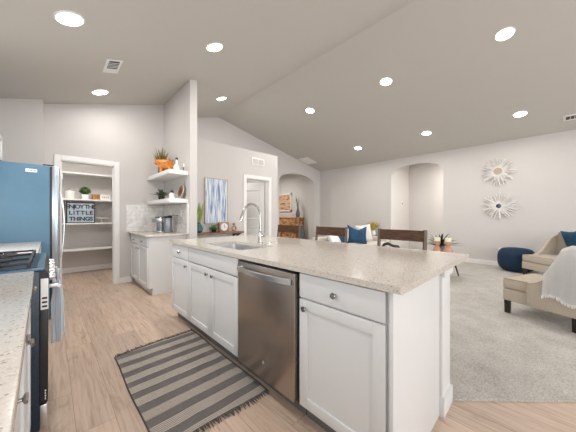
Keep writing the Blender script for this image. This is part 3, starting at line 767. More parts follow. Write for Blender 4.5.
# sink
r = thing('kitchen_sink', 'rectangular undermount steel sink set in the island top', 'sink', (1.34, 2.11, .70))
def basin(u, v): return None
t = bmesh.new()
rings = []
for (ins, z) in ((-.006, .8835), (.0, .8835), (.004, .74), (.03, .705), (.06, .70)):
    rings.append([t.verts.new((a, b, z)) for a, b in rrect(sx0 + ins, sx1 - ins, sy0 + ins, sy1 - ins, .03)])
for a, b in zip(rings, rings[1:]):
    for i in range(n):
        j = (i + 1) % n; t.faces.new((a[i], a[j], b[j], b[i]))
t.faces.new(rings[-1])
bmesh.ops.recalc_face_normals(t, faces=t.faces)
bmesh.ops.reverse_faces(t, faces=t.faces) if t.faces[-1:] and t.faces[:][-1].normal.z < 0 else None
bmesh.ops.solidify(t, geom=t.faces[:], thickness=.0015)
mb = MB(); mb.add(t); mb.build('basin', 'steel_lt', r)
MB().lathe([(0, .001), (.03, .001), (.042, .004), (.045, .0)], (1.34, 2.11, .7025)).build('drain', 'steel_lt', r)
# faucet
fx, fy = 1.60, 2.09
r = thing('kitchen_faucet', 'tall nickel gooseneck faucet beside the sink', 'faucet', (fx, fy, .914))
MB().lathe([(.030, 0), (.030, .006), (.024, .010), (.020, .05), (.020, .11), (.013, .13), (.0, .13)], (fx, fy, .914)).build('base', 'nickel', r)
pts = [(fx, fy, 1.03), (fx, fy, 1.20)]
for i in range(15):
    a = pi * i / 14 * .92
    pts.append((fx - .105 + .105 * cos(a), fy, 1.215 + .105 * sin(a)))
MB().tube(pts, .0115, 14).build('spout', 'nickel', r)
p = Vector(pts[-1]); d = (Vector(pts[-1]) - Vector(pts[-2])).normalized()
MB().tube([p - d * .01, p + d * .03, p + d * .09, p + d * .105], [.0125, .0155, .018, .015], 16).build('spray_head', 'nickel', r)
MB().tube([(fx, fy, .985), (fx + .02, fy - .045, .99)], .009, 12).tube([(fx + .018, fy - .04, .99), (fx + .024, fy - .052, .995), (fx + .028, fy - .058, 1.02)], [.008, .007, .005], 10).build('lever', 'nickel', r)
for (x, y, lb) in ((1.66, 2.00, 'round nickel sink button on the counter beside the faucet'), (1.745, 1.995, 'second round nickel button on the counter, farther from the faucet')):
    tag(MB().lathe([(.019, 0), (.019, .006), (.015, .009), (0, .010)], (x, y, .914)).build('sink_button', 'chrome'), lb, 'sink button')

# dishwasher
r = thing('dishwasher', 'stainless steel dishwasher with bowed bar handle built into the island', 'dishwasher', (1.37, 1.305, 0))
MB().box(1.07, 1.66, .996, 1.614, .09, .872).build('tub', 'gap', r, smooth=False)
MB().box(1.022, 1.068, 1.008, 1.604, .112, .862, .004).build('door', 'steel', r)
MB().box(1.030, 1.068, 1.008, 1.604, .8625, .872).build('control_strip', 'black', r)
MB().box(1.110, 1.60, .996, 1.614, 0, .09).build('toe_kick', 'toe', r, smooth=False)
hp = []
for i in range(15):
    u = i / 14; hp.append((1.008 - .036 * sin(pi * u) ** .6, 1.020 + .572 * u, .815))
hb = MB()
t = bmesh.new(); rr = []
for (x, y, z) in hp: rr.append([t.verts.new(c) for c in ((x - .007, y, z - .017), (x + .007, y, z - .017), (x + .007, y, z + .017), (x - .007, y, z + .017))])
for a, b in zip(rr, rr[1:]):
    for k in range(4): t.faces.new((a[k], a[(k + 1) % 4], b[(k + 1) % 4], b[k]))
t.faces.new(rr[0]); t.faces.new(rr[-1]); bmesh.ops.recalc_face_normals(t, faces=t.faces)
bmesh.ops.bevel(t, geom=[e for e in t.edges], offset=.002, segments=2, affect='EDGES')
hb.add(t); hb.box(1.004, 1.024, 1.020, 1.040, .80, .83, .002).box(1.004, 1.024, 1.572, 1.592, .80, .83, .002)
hb.build('handle', 'steel_lt', r)
MB().lathe([(0, .0012), (.011, .001), (.012, 0)], (1.022, 1.30, .225), 20, Matrix.Rotation(radians(-90), 4, 'Y')).build('badge', 'steel_lt', r)

# coffee corner cabinet (beside pantry)
cabinet('base_cabinet', 'white two-drawer two-door base cabinet in the coffee corner by the pantry', 1.045, 1.628, 4.11, 5.23, -1,
        [('drawer', 4.118, 4.645, .737, .872, [(4.38, .80)]), ('drawer', 4.655, 5.185, .737, .872, [(4.92, .80)]),
         ('door', 4.118, 4.645, .118, .727, [(4.595, .675)]), ('door', 4.655, 5.185, .118, .727, [(4.705, .675)])], toe='cab')
tag(MB().box(1.015, 1.617, 4.07, 5.232, .884, .914, .003).build('coffee_countertop', 'quartz'), 'short speckled quartz counter in the coffee corner', 'countertop')
for z0, z1, lb in ((1.868, 1.935, 'upper thick white floating shelf on the wing wall'), (1.412, 1.480, 'lower thick white floating shelf above the coffee maker')):
    tag(MB().box(1.33, 1.628, 4.045, 5.244, z0, z1, .003).build('floating_shelf', 'trim'), lb, 'shelf', 'floating shelves')
tag(MB().box(1.600, 1.617, 4.0, 4.04, .914, 1.411, .001).build('tile_edge_strip', 'trim'), 'white vertical trim strip closing the backsplash under the lower shelf', 'trim strip')

# ------------------------------------------------------------------ left run: near counter, range, far counter, refrigerator
NX = -0.072
cabinet('base_cabinet', 'white drawer-over-door cabinet under the near left counter next to the range', NX, XL + .003, 1.44, 1.852, 1,
        [('drawer', 1.443, 1.848, .737, .872, [(1.70, .845)]), ('door', 1.443, 1.848, .118, .727, [(1.49, .67)])], 'left wall base cabinets')
cabinet('base_cabinet', 'white drawer-over-door cabinet under the near left counter, second from the range', NX, XL + .003, .90, 1.437, 1,
        [('drawer', .903, 1.434, .737, .872, [(1.21, .785)]), ('door', .903, 1.434, .118, .727, [(1.105, .640)])], 'left wall base cabinets')
cabinet('base_cabinet', 'plain white base cabinet under the left counter behind the camera', NX, XL + .003, -.6, .897, 1,
        [('drawer', -.597, .894, .737, .872, [(.15, .80)]), ('door', -.597, .15, .118, .727, [(.09, .67)]), ('door', .155, .894, .118, .727, [(.22, .67)])], 'left wall base cabinets')
tag(MB().prism([(XL + .002, -.62), (-.018, -.62), (-.060, 1.853), (XL + .002, 1.853)], 'z', .884, .914, .003).build('kitchen_countertop', 'quartz'), 'beige speckled counter at the near left edge, in front of the range', 'countertop', 'left wall counters')
cabinet('base_cabinet', 'white base cabinet between the range and the refrigerator', NX, XL + .003, 2.632, 3.94, 1,
        [('drawer', 2.64, 3.93, .737, .872, [(3.3, .80)]), ('door', 2.64, 3.28, .118, .727, [(3.2, .67)]), ('door', 3.29, 3.93, .118, .727, [(3.37, .67)])], 'left wall base cabinets')
tag(MB().box(XL + .002, -.068, 2.630, 3.945, .884, .914, .003).build('kitchen_countertop', 'quartz'), 'beige speckled counter between the range and the refrigerator', 'countertop', 'left wall counters')
r = thing('upper_cabinet', 'white wall cabinet at the left edge above the refrigerator', 'cabinet', (-.56, 3.75, 1.79))
MB().box(XL + .002, -.395, 3.30, 4.12, 1.79, 2.06, .002).build('cabinet_body', 'cab', r)
q = MB(); shaker(q, -.3945, 3.303, 3.708, 1.793, 2.057, 1, .045); q.build('door', 'cab', r)
q = MB(); shaker(q, -.3945, 3.712, 4.117, 1.793, 2.057, 1, .045); q.build('door', 'cab', r)

# range
ry0, ry1 = 1.858, 2.626
r = thing('gas_range', 'dark blue-black gas range with cast iron grates between two counters', 'stove', (-.38, 2.24, 0))
MB().box(XL + .004, -.040, ry0, ry1, .06, .905, .002).build('range_body', 'navy_enamel', r)
MB().box(XL + .004, -.02, ry0, ry1, .906, .922, .004).build('cooktop', 'cooktop', r)
MB().box(XL + .03, -.05, ry0 + .03, ry1 - .03, .9225, .926).build('burner_pan', 'navy_enamel', r)
dr = MB().box(-.0395, -.008, ry0 + .002, ry1 - .002, .20, .80, .003).build('oven_door', 'black', r)
vp = MB().box(-.036, -.006, ry0 - .0012, ry0 + .004, .70, .865, .0005).build('vent_end_cap', 'white', r)
for k in range(3):
    MB().box(-.031, -.011, ry0 - .0022, ry0 - .0010, .712 + k * .022, .722 + k * .022).build('slot', 'black', vp)
for k in range(4):
    MB().box(-.020, -.016 + .001 * (k % 2), ry0 - .001, ry0 + .003, .218 + k * .014, .226 + k * .014).build('edge_lettering', 'white', r)
MB().box(-.0395, -.010, ry0 + .002, ry1 - .002, .07, .19, .003).build('drawer_front', 'steel_lt', r)
MB().box(-.70, -.08, ry0 + .03, ry1 - .03, 0, .06).build('plinth', 'black', r, smooth=False)
cpn = MB(); cpn.prism([(-.039, .905), (-.015, .905), (-.004, .89), (-.004, .81), (-.039, .81)], 'y', ry0 + .006, ry1 - .002); cpn.build('control_panel', 'black', r)
for i in range(5):
    y = ry0 + .07 + i * .155
    MB().lathe([(.019, 0), (.020, .008), (.016, .024), (.014, .027), (0, .027)], (-.004, y, .860), 18, Matrix.Rotation(radians(90), 4, 'Y')).build('knob', 'steel_lt', r)
MB().tube([(.036, ry0 + .05, .808), (.036, ry1 - .05, .808)], .010, 12).box(-.008, .036, ry0 + .06, ry0 + .085, .798, .818, .003).box(-.008, .036, ry1 - .085, ry1 - .06, .798, .818, .003).build('handle', 'steel_lt', r)
# grates and burners
for gi in range(3):
    ya = ry0 + .035 + gi * .235; yb = ya + .225; xa, xb = -.70, -.075
    gm = MB(); z = .955
    for (a, b, c, d) in ((xa, xb, ya, ya + .012), (xa, xb, yb - .012, yb), (xa, xa + .012, ya, yb), (xb - .012, xb, ya, yb), ((xa + xb) / 2 - .006, (xa + xb) / 2 + .006, ya, yb)):
        gm.box(a, b, c, d, z - .012, z, .003)
    for bxc in (xa + .16, xb - .16):
        cy = (ya + yb) / 2
        for k in range(4):
            an = radians(45 + 90 * k)
            gm.tube([(bxc + .03 * cos(an), cy + .03 * sin(an), z - .004), (bxc + .11 * cos(an), cy + .10 * sin(an), z - .004)], .006, 6)
        gm.box(bxc - .006, bxc + .006, ya, ya + .07, z - .012, z, .003).box(bxc - .006, bxc + .006, yb - .07, yb, z - .012, z, .003)
    for a in (xa + .006, xb - .006):
        for c in (ya + .006, yb - .006): gm.box(a - .007, a + .007, c - .007, c + .007, .926, z, .002)
    gm.build('grate', 'iron', r)
    for bxc in (xa + .16, xb - .16):
        MB().lathe([(.055, 0), (.055, .006), (.038, .010), (.038, .016), (.03, .019), (0, .019)], (bxc, (ya + yb) / 2, .926)).build('burner', 'black', r)
# towel on oven handle
TP = [(.002, 1.925), (.016, 1.915), (.022, 1.935), (.038, 1.918), (.054, 1.925), (.050, 1.965), (.060, 2.00), (.050, 2.04), (.058, 2.09), (.048, 2.13)]
def towf(u, v):
    k = u * (len(TP) - 1); i = min(int(k), len(TP) - 2); w = k - i; w = w * w * (3 - 2 * w)
    x = TP[i][0] * (1 - w) + TP[i + 1][0] * w; y = TP[i][1] * (1 - w) + TP[i + 1][1] * w
    g_ = min(1, v * 3.0) ** .6
    x = .036 + (x - .036) * (.30 + .70 * g_) + .004 * sin(u * 17 + v * 3) * v
    y = y + (2.0 - y) * .25 * (1 - g_)
    hem = .305 + .05 * sin(u * 2.6 + .6) - .05 * u
    return Vector((x, y, .822 + .012 * (1 - v) ** 8 - hem * v))
tag(MB().grid(towf, 60, 24, thick=.003).build('dish_towel', 'towel_s'), 'pale blue and white striped towel bunched over the oven handle', 'towel')

# refrigerator
fy0, fy1 = 3.965, 4.88
r = thing('refrigerator', 'tall refrigerator with flat steel-blue side and bowed front handle', 'refrigerator', (-.37, 4.42, 0))
MB().box(XL + .02, -.002, fy0, fy1, .03, 1.780, .004).build('cabinet_body', 'fridge_side', r)
MB().box(-.0018, .018, fy0 + .01, fy1 - .01, .05, 1.770).build('gasket', 'black', r)
for a, b in ((fy0 + .002, 4.42), (4.425, fy1 - .002)):
    d = MB(); pol = [(.018, a), (.064, a), (.078, a + .012), (.086, a + .04), (.086, b - .003), (.018, b - .003)]
    d.prism(pol, 'z', .60, 1.780, .002)
    do = d.build('door', 'fridge_door', r)
# handle bowing outward near the visible door edge
MB().tube([(.082, fy0 + .030, .70), (.098, fy0 + .025, .73)] + [(.100 + .022 * sin(pi * k / 14), fy0 + .025, .74 + .70 * k / 14) for k in range(1, 14)] + [(.098, fy0 + .025, 1.45), (.082, fy0 + .030, 1.48)], .0075, 10).build('handle', 'steel_lt', r)
MB().box(.018, .084, fy0 + .002, fy1 - .002, .06, .59, .004).build('freezer_drawer', 'fridge_door', r)
MB().box(-.06, .03, fy0 + .0, fy0 + .05, 1.781, 1.792, .002).build('hinge_cover', 'black', r)
MB().box(-.62, -.05, fy0 + .04, fy1 - .04, 0, .03).build('plinth', 'black', r, smooth=False)
MB().box(-.195, -.105, fy0 - .0015, fy0 + .001, 1.690, 1.725).build('sticker', 'paper', r)
tb = MB()
for k, (a, b) in enumerate(((-.185, -.165), (-.160, -.140), (-.135, -.115))): tb.box(a, b, fy0 - .002, fy0 - .0013, 1.703, 1.712)
tb.build('sticker_print', 'bluegrey', r)

# rug
r = thing('kitchen_rug', 'dark grey runner rug with beige stripes and fringed ends on the plank floor', 'rug', (.73, 1.97, 0))
def rugf(u, v):
    x = .392 + .683 * u; y = 1.335 + 1.21 * v
    return Vector((x + .004 * sin(v * 9), y + .012 * sin(u * 5) - .06 * (u - .5) * (1 - v) * 0 + .05 * (u - .5) * v, .0045 + .0012 * sin(u * 20) * sin(v * 17)))
MB().grid(rugf, 24, 40, thick=-.004).build('woven_field', 'rug', r)
for end, v in ((-1, 0), (1, 1)):
    fr = MB()
    for i in range(58):
        u = (i + .5) / 58; p = rugf(u, v); dx = random.uniform(-.012, .012); L = random.uniform(.022, .05)
        fr.tube([p + Vector((0, -end * .006, .001)), p + Vector((dx * .4, end * L * .5, .004)), p + Vector((dx, end * L, .001))], [.0045, .0038, .002], 5)
    fr.build('fringe', 'rope', r, kind='stuff')
for v in (0, 1): MB().tube([rugf(v, i / 30) for i in range(31)], .0045, 6).build('bound_edge', 'rope', r)

# ------------------------------------------------------------------ pantry contents
PB = 6.95
zsh = [(2.080, 'topmost white pantry shelf, empty'), (1.545, 'white pantry shelf holding jar, boxwood and basket'), (1.055, 'white pantry shelf holding the letter sign and cake stand'), (.520, 'lowest white pantry shelf, empty')]
for z, lb in zsh:
    tag(MB().box(-.515, 1.215, PB - .40, PB - .003, z - .028, z, .002).build('pantry_shelf', 'trim'), lb, 'shelf', 'pantry shelves')
zt = 1.545; py = 6.66
r = thing('glass_canister', 'clear glass canister with white contents at left of the pantry shelf', 'jar', (.285, py, zt))
MB().lathe([(0, .002), (.078, .002), (.084, .02), (.084, .15), (.078, .165), (0, .165)], (.285, py, zt)).build('jar_body', 'ceramic', r)
MB().lathe([(.079, .166), (.08, .176), (.05, .192), (.012, .197), (.02, .215), (0, .222)], (.285, py, zt)).build('lid', 'glassjar', r)
r = thing('potted_boxwood', 'round clipped boxwood in a white square pot on the pantry shelf', 'plant', (.525, py, zt))
MB().prism([(-.055 + .525, py - .055), (.58, py - .055), (.58, py + .055), (.47, py + .055)], 'z', zt, zt + .105, .004).build('pot', 'white', r)
bx = MB(); bx.ball((.525, py, zt + .17), .085, (1, 1, .8))
for k in range(260):
    a = random.uniform(0, 2 * pi); h = random.uniform(-.4, 1); q = math.sqrt(max(0, 1 - h * h)); d = Vector((q * cos(a), q * sin(a), h))
    bx.blade(Vector((.525, py, zt + .17)) + Vector((d.x * .08, d.y * .08, d.z * .065)), d + Vector((random.uniform(-.5, .5), random.uniform(-.5, .5), .2)), .03, .014, 0, 2)
bx.build('foliage', 'boxwood', r, kind='stuff')
r = thing('wicker_basket', 'small orange woven basket between boxwood and white box', 'basket', (.70, py, zt))
bk2 = MB()
for k in range(9): bk2.lathe([(.062 + .002 * (k % 2), 0), (.066 + .002 * (k % 2), .006), (.062 + .002 * (k % 2), .012)], (.70, py, zt + k * .0125), 24)
bk2.build('woven_side', 'basket', r)
r = thing('white_storage_box', 'white printed box at right of the pantry shelf', 'box', (.865, py, zt))
MB().box(.775, .955, py - .05, py + .05, zt, zt + .10, .003).build('box_body', 'paper', r)
MB().box(.77, .96, py - .054, py + .054, zt + .1005, zt + .12, .003).build('lid', 'white', r)
lp = MB()
for a in (.80, .84, .88, .91): lp.box(a, a + .022, py - .0512, py - .0498, zt + .04, zt + .07)
lp.build('print', 'discwood', r)
# letter sign
zs = 1.055; sy = 6.60
r = thing('letter_sign', 'charcoal framed sign reading ENJOY THE LITTLE THINGS leaning on the pantry shelf', 'sign', (.43, sy, zs))
MB().box(.240, .675, sy, sy + .02, zs, zs + .425).build('board', 'signface', r, smooth=False)
f = MB()
for (a, b, c, d) in ((.232, .685, zs, zs + .018), (.232, .685, zs + .410, zs + .43), (.232, .248, zs, zs + .43), (.669, .685, zs, zs + .43)):
    f.box(a, b, sy - .012, sy + .022, c, d, .002)
f.build('frame', 'signframe', r)
def text_mesh(name, txt, size, loc, rot, m, parent, width=None, depth=.002):
    def mk(sp):
        cu = bpy.data.curves.new('t', 'FONT'); cu.body = txt; cu.size = size; cu.extrude = depth; cu.align_x = 'LEFT'; cu.space_character = sp; cu.offset = size * .034
        o = bpy.data.objects.new('t', cu); COL.objects.link(o)
        me = bpy.data.meshes.new_from_object(o.evaluated_get(bpy.context.evaluated_depsgraph_get()))
        bpy.data.objects.remove(o)
        bm = bmesh.new(); bm.from_mesh(me); xs = [v.co.x for v in bm.verts]
        return bm, min(xs), max(xs)
    sp = 1.0
    if width:
        a = mk(1.0); b = mk(1.6); wa, wb = a[2] - a[1], b[2] - b[1]; sp = max(.8, 1.0 + .6 * (width - wa) / (wb - wa))
    bm, lo, hi = mk(sp)
    bm.transform(Matrix.Translation(loc) @ rot @ Matrix.Translation((-(lo + hi) / 2, 0, 0)))
    mb = MB(); mb.bm.free(); mb.bm = bm
    return mb.build(name, m, parent, smooth=False)
RX90 = Matrix.Rotation(radians(90), 4, 'X')
for k, tx in enumerate(('ENJOY THE', 'LITTLE', 'THINGS')):
    text_mesh('lettering', tx, .110, (.462, sy - .002, zs + .300 - k * .125), RX90, 'signframe', r, .375)
r = thing('cake_stand', 'white footed cake stand beside the letter sign', 'stand', (.80, py, zs))
MB().lathe([(.045, 0), (.045, .006), (.014, .02), (.012, .07), (.03, .088), (0, .088)], (.80, py, zs)).build('foot', 'white', r)
MB().lathe([(.03, .0885), (.118, .094), (.122, .106), (.118, .108), (0, .100)], (.80, py, zs), 32).build('plate', 'white', r)
r = thing('spice_jar', 'small amber jar at the right end of the sign shelf', 'jar', (1.0, py, zs))
MB().lathe([(.032, 0), (.035, .01), (.035, .12), (.025, .14), (0, .14)], (1.0, py, zs)).build('jar_body', 'discwood', r)
MB().lathe([(.027, .141), (.027, .16), (0, .16)], (1.0, py, zs)).build('lid', 'chrome', r)

# ------------------------------------------------------------------ coffee corner things
tz = 1.935
# orange bull figurine: one continuous skin
def skinned(name, verts, edges, radii, m, parent, sub=2):
    me = bpy.data.meshes.new(name); me.from_pydata([Vector(v) for v in verts], edges, []); me.update()
    o = bpy.data.objects.new(name, me); COL.objects.link(o)
    o.modifiers.new('skin', 'SKIN')
    for i, rr in enumerate(radii): me.skin_vertices[0].data[i].radius = (rr, rr)
    me.skin_vertices[0].data[0].use_root = True
    ss = o.modifiers.new('sub', 'SUBSURF'); ss.levels = sub; ss.render_levels = sub
    ev = bpy.data.meshes.new_from_object(o.evaluated_get(bpy.context.evaluated_depsgraph_get()))
    bpy.data.objects.remove(o)
    mb = MB(); mb.bm.free(); mb.bm = bmesh.new(); mb.bm.from_mesh(ev)
    return mb.build(name, m, parent)
r = thing('bull_figurine', 'orange glazed bull figurine on the upper floating shelf', 'figurine', (1.46, 4.63, tz), radians(-43.9))
local(r)
v = [(0.02, 0, .125), (.09, 0, .125), (-.06, 0, .13), (-.105, 0, .155), (-.135, 0, .155), (-.165, 0, .13),
     (.085, .03, .07), (.085, .03, .012), (.085, -.03, .07), (.085, -.03, .012), (-.05, .03, .07), (-.05, .03, .012), (-.05, -.03, .07), (-.05, -.03, .012),
     (.122, 0, .12), (.135, 0, .07)]
e = [(0, 1), (0, 2), (2, 3), (3, 4), (4, 5), (1, 6), (6, 7), (1, 8), (8, 9), (2, 10), (10, 11), (2, 12), (12, 13), (1, 14), (14, 15)]
r.scale = (1.15, 1.2, 1.35)
skinned('bull_body', v, [(a, b) for a, b in e], [.066, .06, .066, .046, .038, .022, .032, .022, .032, .022, .032, .022, .032, .022, .014, .008], 'orange', r)
MB().tube([(-.13, .02, .18), (-.13, .055, .185), (-.135, .075, .22)], [.011, .007, .002], 8).tube([(-.13, -.02, .18), (-.13, -.055, .185), (-.135, -.075, .22)], [.011, .007, .002], 8).build('horn', 'orange', r)
r = thing('grass_arrangement', 'tuft of green and straw grasses behind the orange bull', 'plant', (1.45, 4.80, tz))
MB().lathe([(0, 0), (.045, 0), (.06, .05), (.055, .13), (.035, .17), (.03, .17), (.03, .15), (0, .15)], (1.45, 4.80, tz)).build('vase', 'bluegrey', r)
gr = MB()
for k in range(70):
    a = random.uniform(0, 2 * pi); s_ = random.uniform(.05, .62)
    gr.blade((1.45 + .018 * cos(a), 4.80 + .018 * sin(a), tz + .15), (s_ * cos(a) * .8, s_ * sin(a), 1), random.uniform(.18, .42), .016, .15, 5)
gr.build('grass', 'drygrass', r, kind='stuff')
r = thing('ceramic_bottle', 'white ceramic bottle with dark stopper right of the bull', 'bottle', (1.49, 4.17, tz))
MB().lathe([(0, 0), (.042, 0), (.052, .03), (.045, .075), (.018, .12), (.014, .17), (.017, .18), (0, .18)], (1.49, 4.17, tz)).build('bottle_body', 'ceramic', r)
MB().lathe([(.013, .1805), (.02, .19), (.018, .215), (0, .222)], (1.49, 4.17, tz)).build('stopper', 'black', r)
r = thing('candle_stick', 'slim grey candle stick at the end of the upper floating shelf', 'candle holder', (1.57, 4.085, tz))
MB().lathe([(.022, 0), (.022, .006), (.006, .014), (.006, .05), (.012, .06), (0, .06)], (1.57, 4.085, tz)).build('holder', 'black', r)
MB().lathe([(.009, .0605), (.008, .115), (0, .118)], (1.57, 4.085, tz)).build('candle', 'ceramic', r)
tz = 1.48
r = thing('potted_aloe', 'dark spiky potted plant on the lower floating shelf', 'plant', (1.47, 4.86, tz))
MB().lathe([(0, 0), (.045, 0), (.058, .075), (.05, .075), (.048, .065), (0, .065)], (1.47, 4.86, tz)).build('pot', 'black', r)
al = MB()
for k in range(34):
    a = k * 2.4; s_ = .25 + 1.2 * (k % 5) / 5
    al.blade((1.47, 4.86, tz + .06), (s_ * cos(a), s_ * sin(a), .9), random.uniform(.18, .28), .028, .38, 6)
al.build('leaves', 'aloe', r)
r = thing('white_jug', 'small white jug with black lid on the lower floating shelf', 'jug', (1.47, 4.33, tz))
MB().lathe([(0, 0), (.042, 0), (.048, .02), (.044, .085), (.03, .11), (0, .11)], (1.47, 4.33, tz)).build('jug_body', 'white', r)
MB().lathe([(.031, .111), (.03, .125), (.01, .14), (.012, .155), (0, .16)], (1.47, 4.33, tz)).build('lid', 'black', r)
r = thing('round_wall_plaque', 'round pale wooden disc leaning on the lower floating shelf', 'plaque', (1.575, 4.22, tz))
RM = Matrix.Translation((1.575, 4.22, tz + .128)) @ Matrix.Rotation(radians(-78), 4, 'Y')
MB().lathe([(0, -.008), (.12, -.008), (.127, 0), (.12, .008), (0, .008)], mtx=RM, seg=40).build('disc', 'discwood', r)
MB().lathe([(.085, .0085), (.088, .0105), (.091, .0085)], mtx=RM, seg=40).build('ring', 'brown', r)
tz = .914
r = thing('coffee_machine', 'silver and black pod coffee machine on the corner counter', 'coffee maker', (1.33, 4.70, tz))
Rm = Matrix.Translation((1.39, 4.72, tz)) @ Matrix.Rotation(radians(-43.9), 4, 'Z') @ Matrix.Scale(.84, 4)
def cm(mb): mb.bm.transform(Rm); return mb
cm(MB().box(-.10, .10, -.09, .09, 0, .03, .008)).build('base', 'steel_lt', r)
cm(MB().box(-.03, .09, -.07, .07, .0305, .20, .012)).build('column', 'grey_plastic', r)
cm(MB().box(-.12, .09, -.075, .075, .201, .305, .02)).build('brew_head', 'steel_lt', r)
cm(MB().box(-.06, .10, -.06, .06, .3055, .325, .008)).build('lid', 'black', r)
cm(MB().tube([(-.122, -.05, .27), (-.15, -.04, .30), (-.15, .04, .30), (-.122, .05, .27)], .007, 8)).build('lever', 'chrome', r)
r = thing('water_canister', 'grey cylindrical canister with black lid beside the coffee machine', 'canister', (1.45, 4.50, tz))
MB().lathe([(0, 0), (.062, 0), (.066, .01), (.066, .24), (.062, .252), (0, .252)], (1.455, 4.47, tz), 32).build('canister_body', 'grey_plastic', r)
MB().lathe([(.068, .2525), (.070, .275), (.06, .285), (0, .287)], (1.455, 4.47, tz), 32).build('lid', 'black', r)
MB().box(1.44, 1.60, 4.39, 4.43, tz + .2875, tz + .297, .003).build('lid_handle', 'black', r)

# ------------------------------------------------------------------ painting wall things
r = thing('wall_painting', 'tall abstract canvas of blue and white vertical strokes', 'painting', (2.487, Y3, 1.05))
MB().box(2.245, 2.73, Y3 - .035, Y3 - .002, 1.055, 1.962).build('canvas', 'art_blue', r, smooth=False)
f = MB()
for (a, b, c, d) in ((2.232, 2.245, 1.042, 1.975), (2.73, 2.743, 1.042, 1.975), (2.232, 2.743, 1.042, 1.055), (2.232, 2.743, 1.962, 1.975)): f.box(a, b, Y3 - .04, Y3 - .001, c, d, .001)
f.build('frame', 'discwood', r)
r = thing('wall_console', 'rustic brown wooden wall shelf under the blue painting', 'shelf', (2.5, 4.62, .80))
MB().box(1.90, 3.02, 4.50, Y3 - .001, .835, .872, .004).build('shelf_board', 'shelfwood', r)
for x in (1.98, 2.90, 3.00):
    MB().prism([(Y3 - .001, .76), (4.58, .825), (4.58, .8348), (Y3 - .001, .8348)], 'x', x - .015, x + .015).build('bracket', 'iron', r)
cz = .872
r = thing('teal_vase', 'rounded teal vase with tall green grasses at the left end of the wall shelf', 'vase', (2.06, 4.62, cz))
MB().lathe([(0, 0), (.04, 0), (.075, .04), (.08, .09), (.06, .15), (.035, .185), (.04, .20), (.034, .20), (.03, .18), (0, .17)], (2.06, 4.62, cz)).build('vase_body', 'teal', r)
gr = MB()
for k in range(90):
    a = random.uniform(0, 2 * pi); s_ = random.uniform(.0, .42)
    gr.blade((2.06 + .02 * cos(a), 4.62 + .02 * sin(a), cz + .17), (s_ * cos(a) * .7, s_ * sin(a), 1), random.uniform(.2, .48), .014, .05, 5)
gr.build('grass', 'grassy', r, kind='stuff')
r = thing('potted_succulent', 'low leafy green plant on the wall shelf left of the clock', 'plant', (2.37, 4.61, cz))
MB().lathe([(0, 0), (.04, 0), (.052, .05), (.045, .05), (.04, .045), (0, .045)], (2.37, 4.61, cz)).build('pot', 'black', r)
su = MB()
for k in range(60):
    a = random.uniform(0, 2 * pi); s_ = random.uniform(.2, 2.0)
    su.blade((2.37, 4.61, cz + .045), (s_ * cos(a), s_ * sin(a), 1), random.uniform(.10, .18), .04, .3, 4)
su.build('leaves', 'leaf', r)
r = thing('table_clock', 'square brown wooden clock with round white face', 'clock', (2.62, 4.65, cz))
MB().box(2.51, 2.73, 4.64, 4.70, cz, cz + .20, .008).build('case', 'brown', r)
Rc = Matrix.Translation((2.62, 4.64, cz + .098)) @ Matrix.Rotation(radians(90), 4, 'X')
MB().lathe([(0, .004), (.078, .004), (.082, 0)], mtx=Rc, seg=36).build('dial', 'white', r)
MB().box(2.617, 2.623, 4.632, 4.635, cz + .095, cz + .155).box(2.617, 2.66, 4.632, 4.635, cz + .093, cz + .099).build('clock_hand', 'black', r)
r = thing('wood_ring_figure', 'small brown wooden ring ornament with a round top at the right of the clock', 'ornament', (2.84, 4.62, cz))
def torus(mb, c, R_, r_, mtx):
    pts = [mtx @ Vector((R_ * cos(2 * pi * i / 20), R_ * sin(2 * pi * i / 20), 0)) + Vector(c) for i in range(21)]
    mb.tube(pts, r_, 8)
q = MB(); torus(q, (2.84, 4.62, cz + .065), .045, .017, Matrix.Rotation(radians(90), 3, 'X')); q.build('lower_ring', 'brown', r)
MB().ball((2.84, 4.62, cz + .158), .032).build('round_top', 'brown', r)

# ------------------------------------------------------------------ stools
st = thing('bar_stool', 'dark walnut counter stool nearest the camera, right of the others', 'stool', (0, 0, 0), 0, 'counter stools')
local(st)   # faces -x (towards the island); origin under the seat centre
MB().box(-.20, .20, -.215, .215, .635, .675, .012).build('seat', 'stoolwood', st)
for sy_ in (-1, 1):
    y = .222 * sy_
    MB().tube([(.205, y, 0), (.20, y, .55), (.215, y, .80), (.24, y, 1.055)], [.019, .021, .02, .018], 4).build('back_post', 'wood_post', st)
    MB().tube([(-.185, .195 * sy_, 0), (-.175, .19 * sy_, .636)], [.018, .021], 4).build('leg', 'stoolwood', st)
    MB().tube([(-.183, .193 * sy_, .30), (.20, y, .30)], .012, 6).build('stretcher', 'stoolwood', st)
MB().tube([(-.184, -.193, .22), (-.184, .193, .22)], .013, 6).build('footrest', 'stoolwood', st)
def rail(z0, z1):
    def f(u, v):
        y = -.215 + .43 * u; z = z0 + (z1 - z0) * v; x = .205 + (z - .8) * .1 + .018 * sin(pi * u)
        return Vector((x, y, z))
    return MB().grid(f, 12, 2, thick=.022)
rail(.945, 1.05).build('top_rail', 'stoolwood', st)
rail(.80, .85).build('lower_rail', 'stoolwood', st)
st.location = (2.28, .995, .012)
dup(st, (2.28, 1.845, .012), 0, 'dark walnut counter stool in the middle, in front of the white pillows')
dup(st, (2.28, 2.60, .012), 0, 'dark walnut counter stool farthest away, in front of the orange dresser')

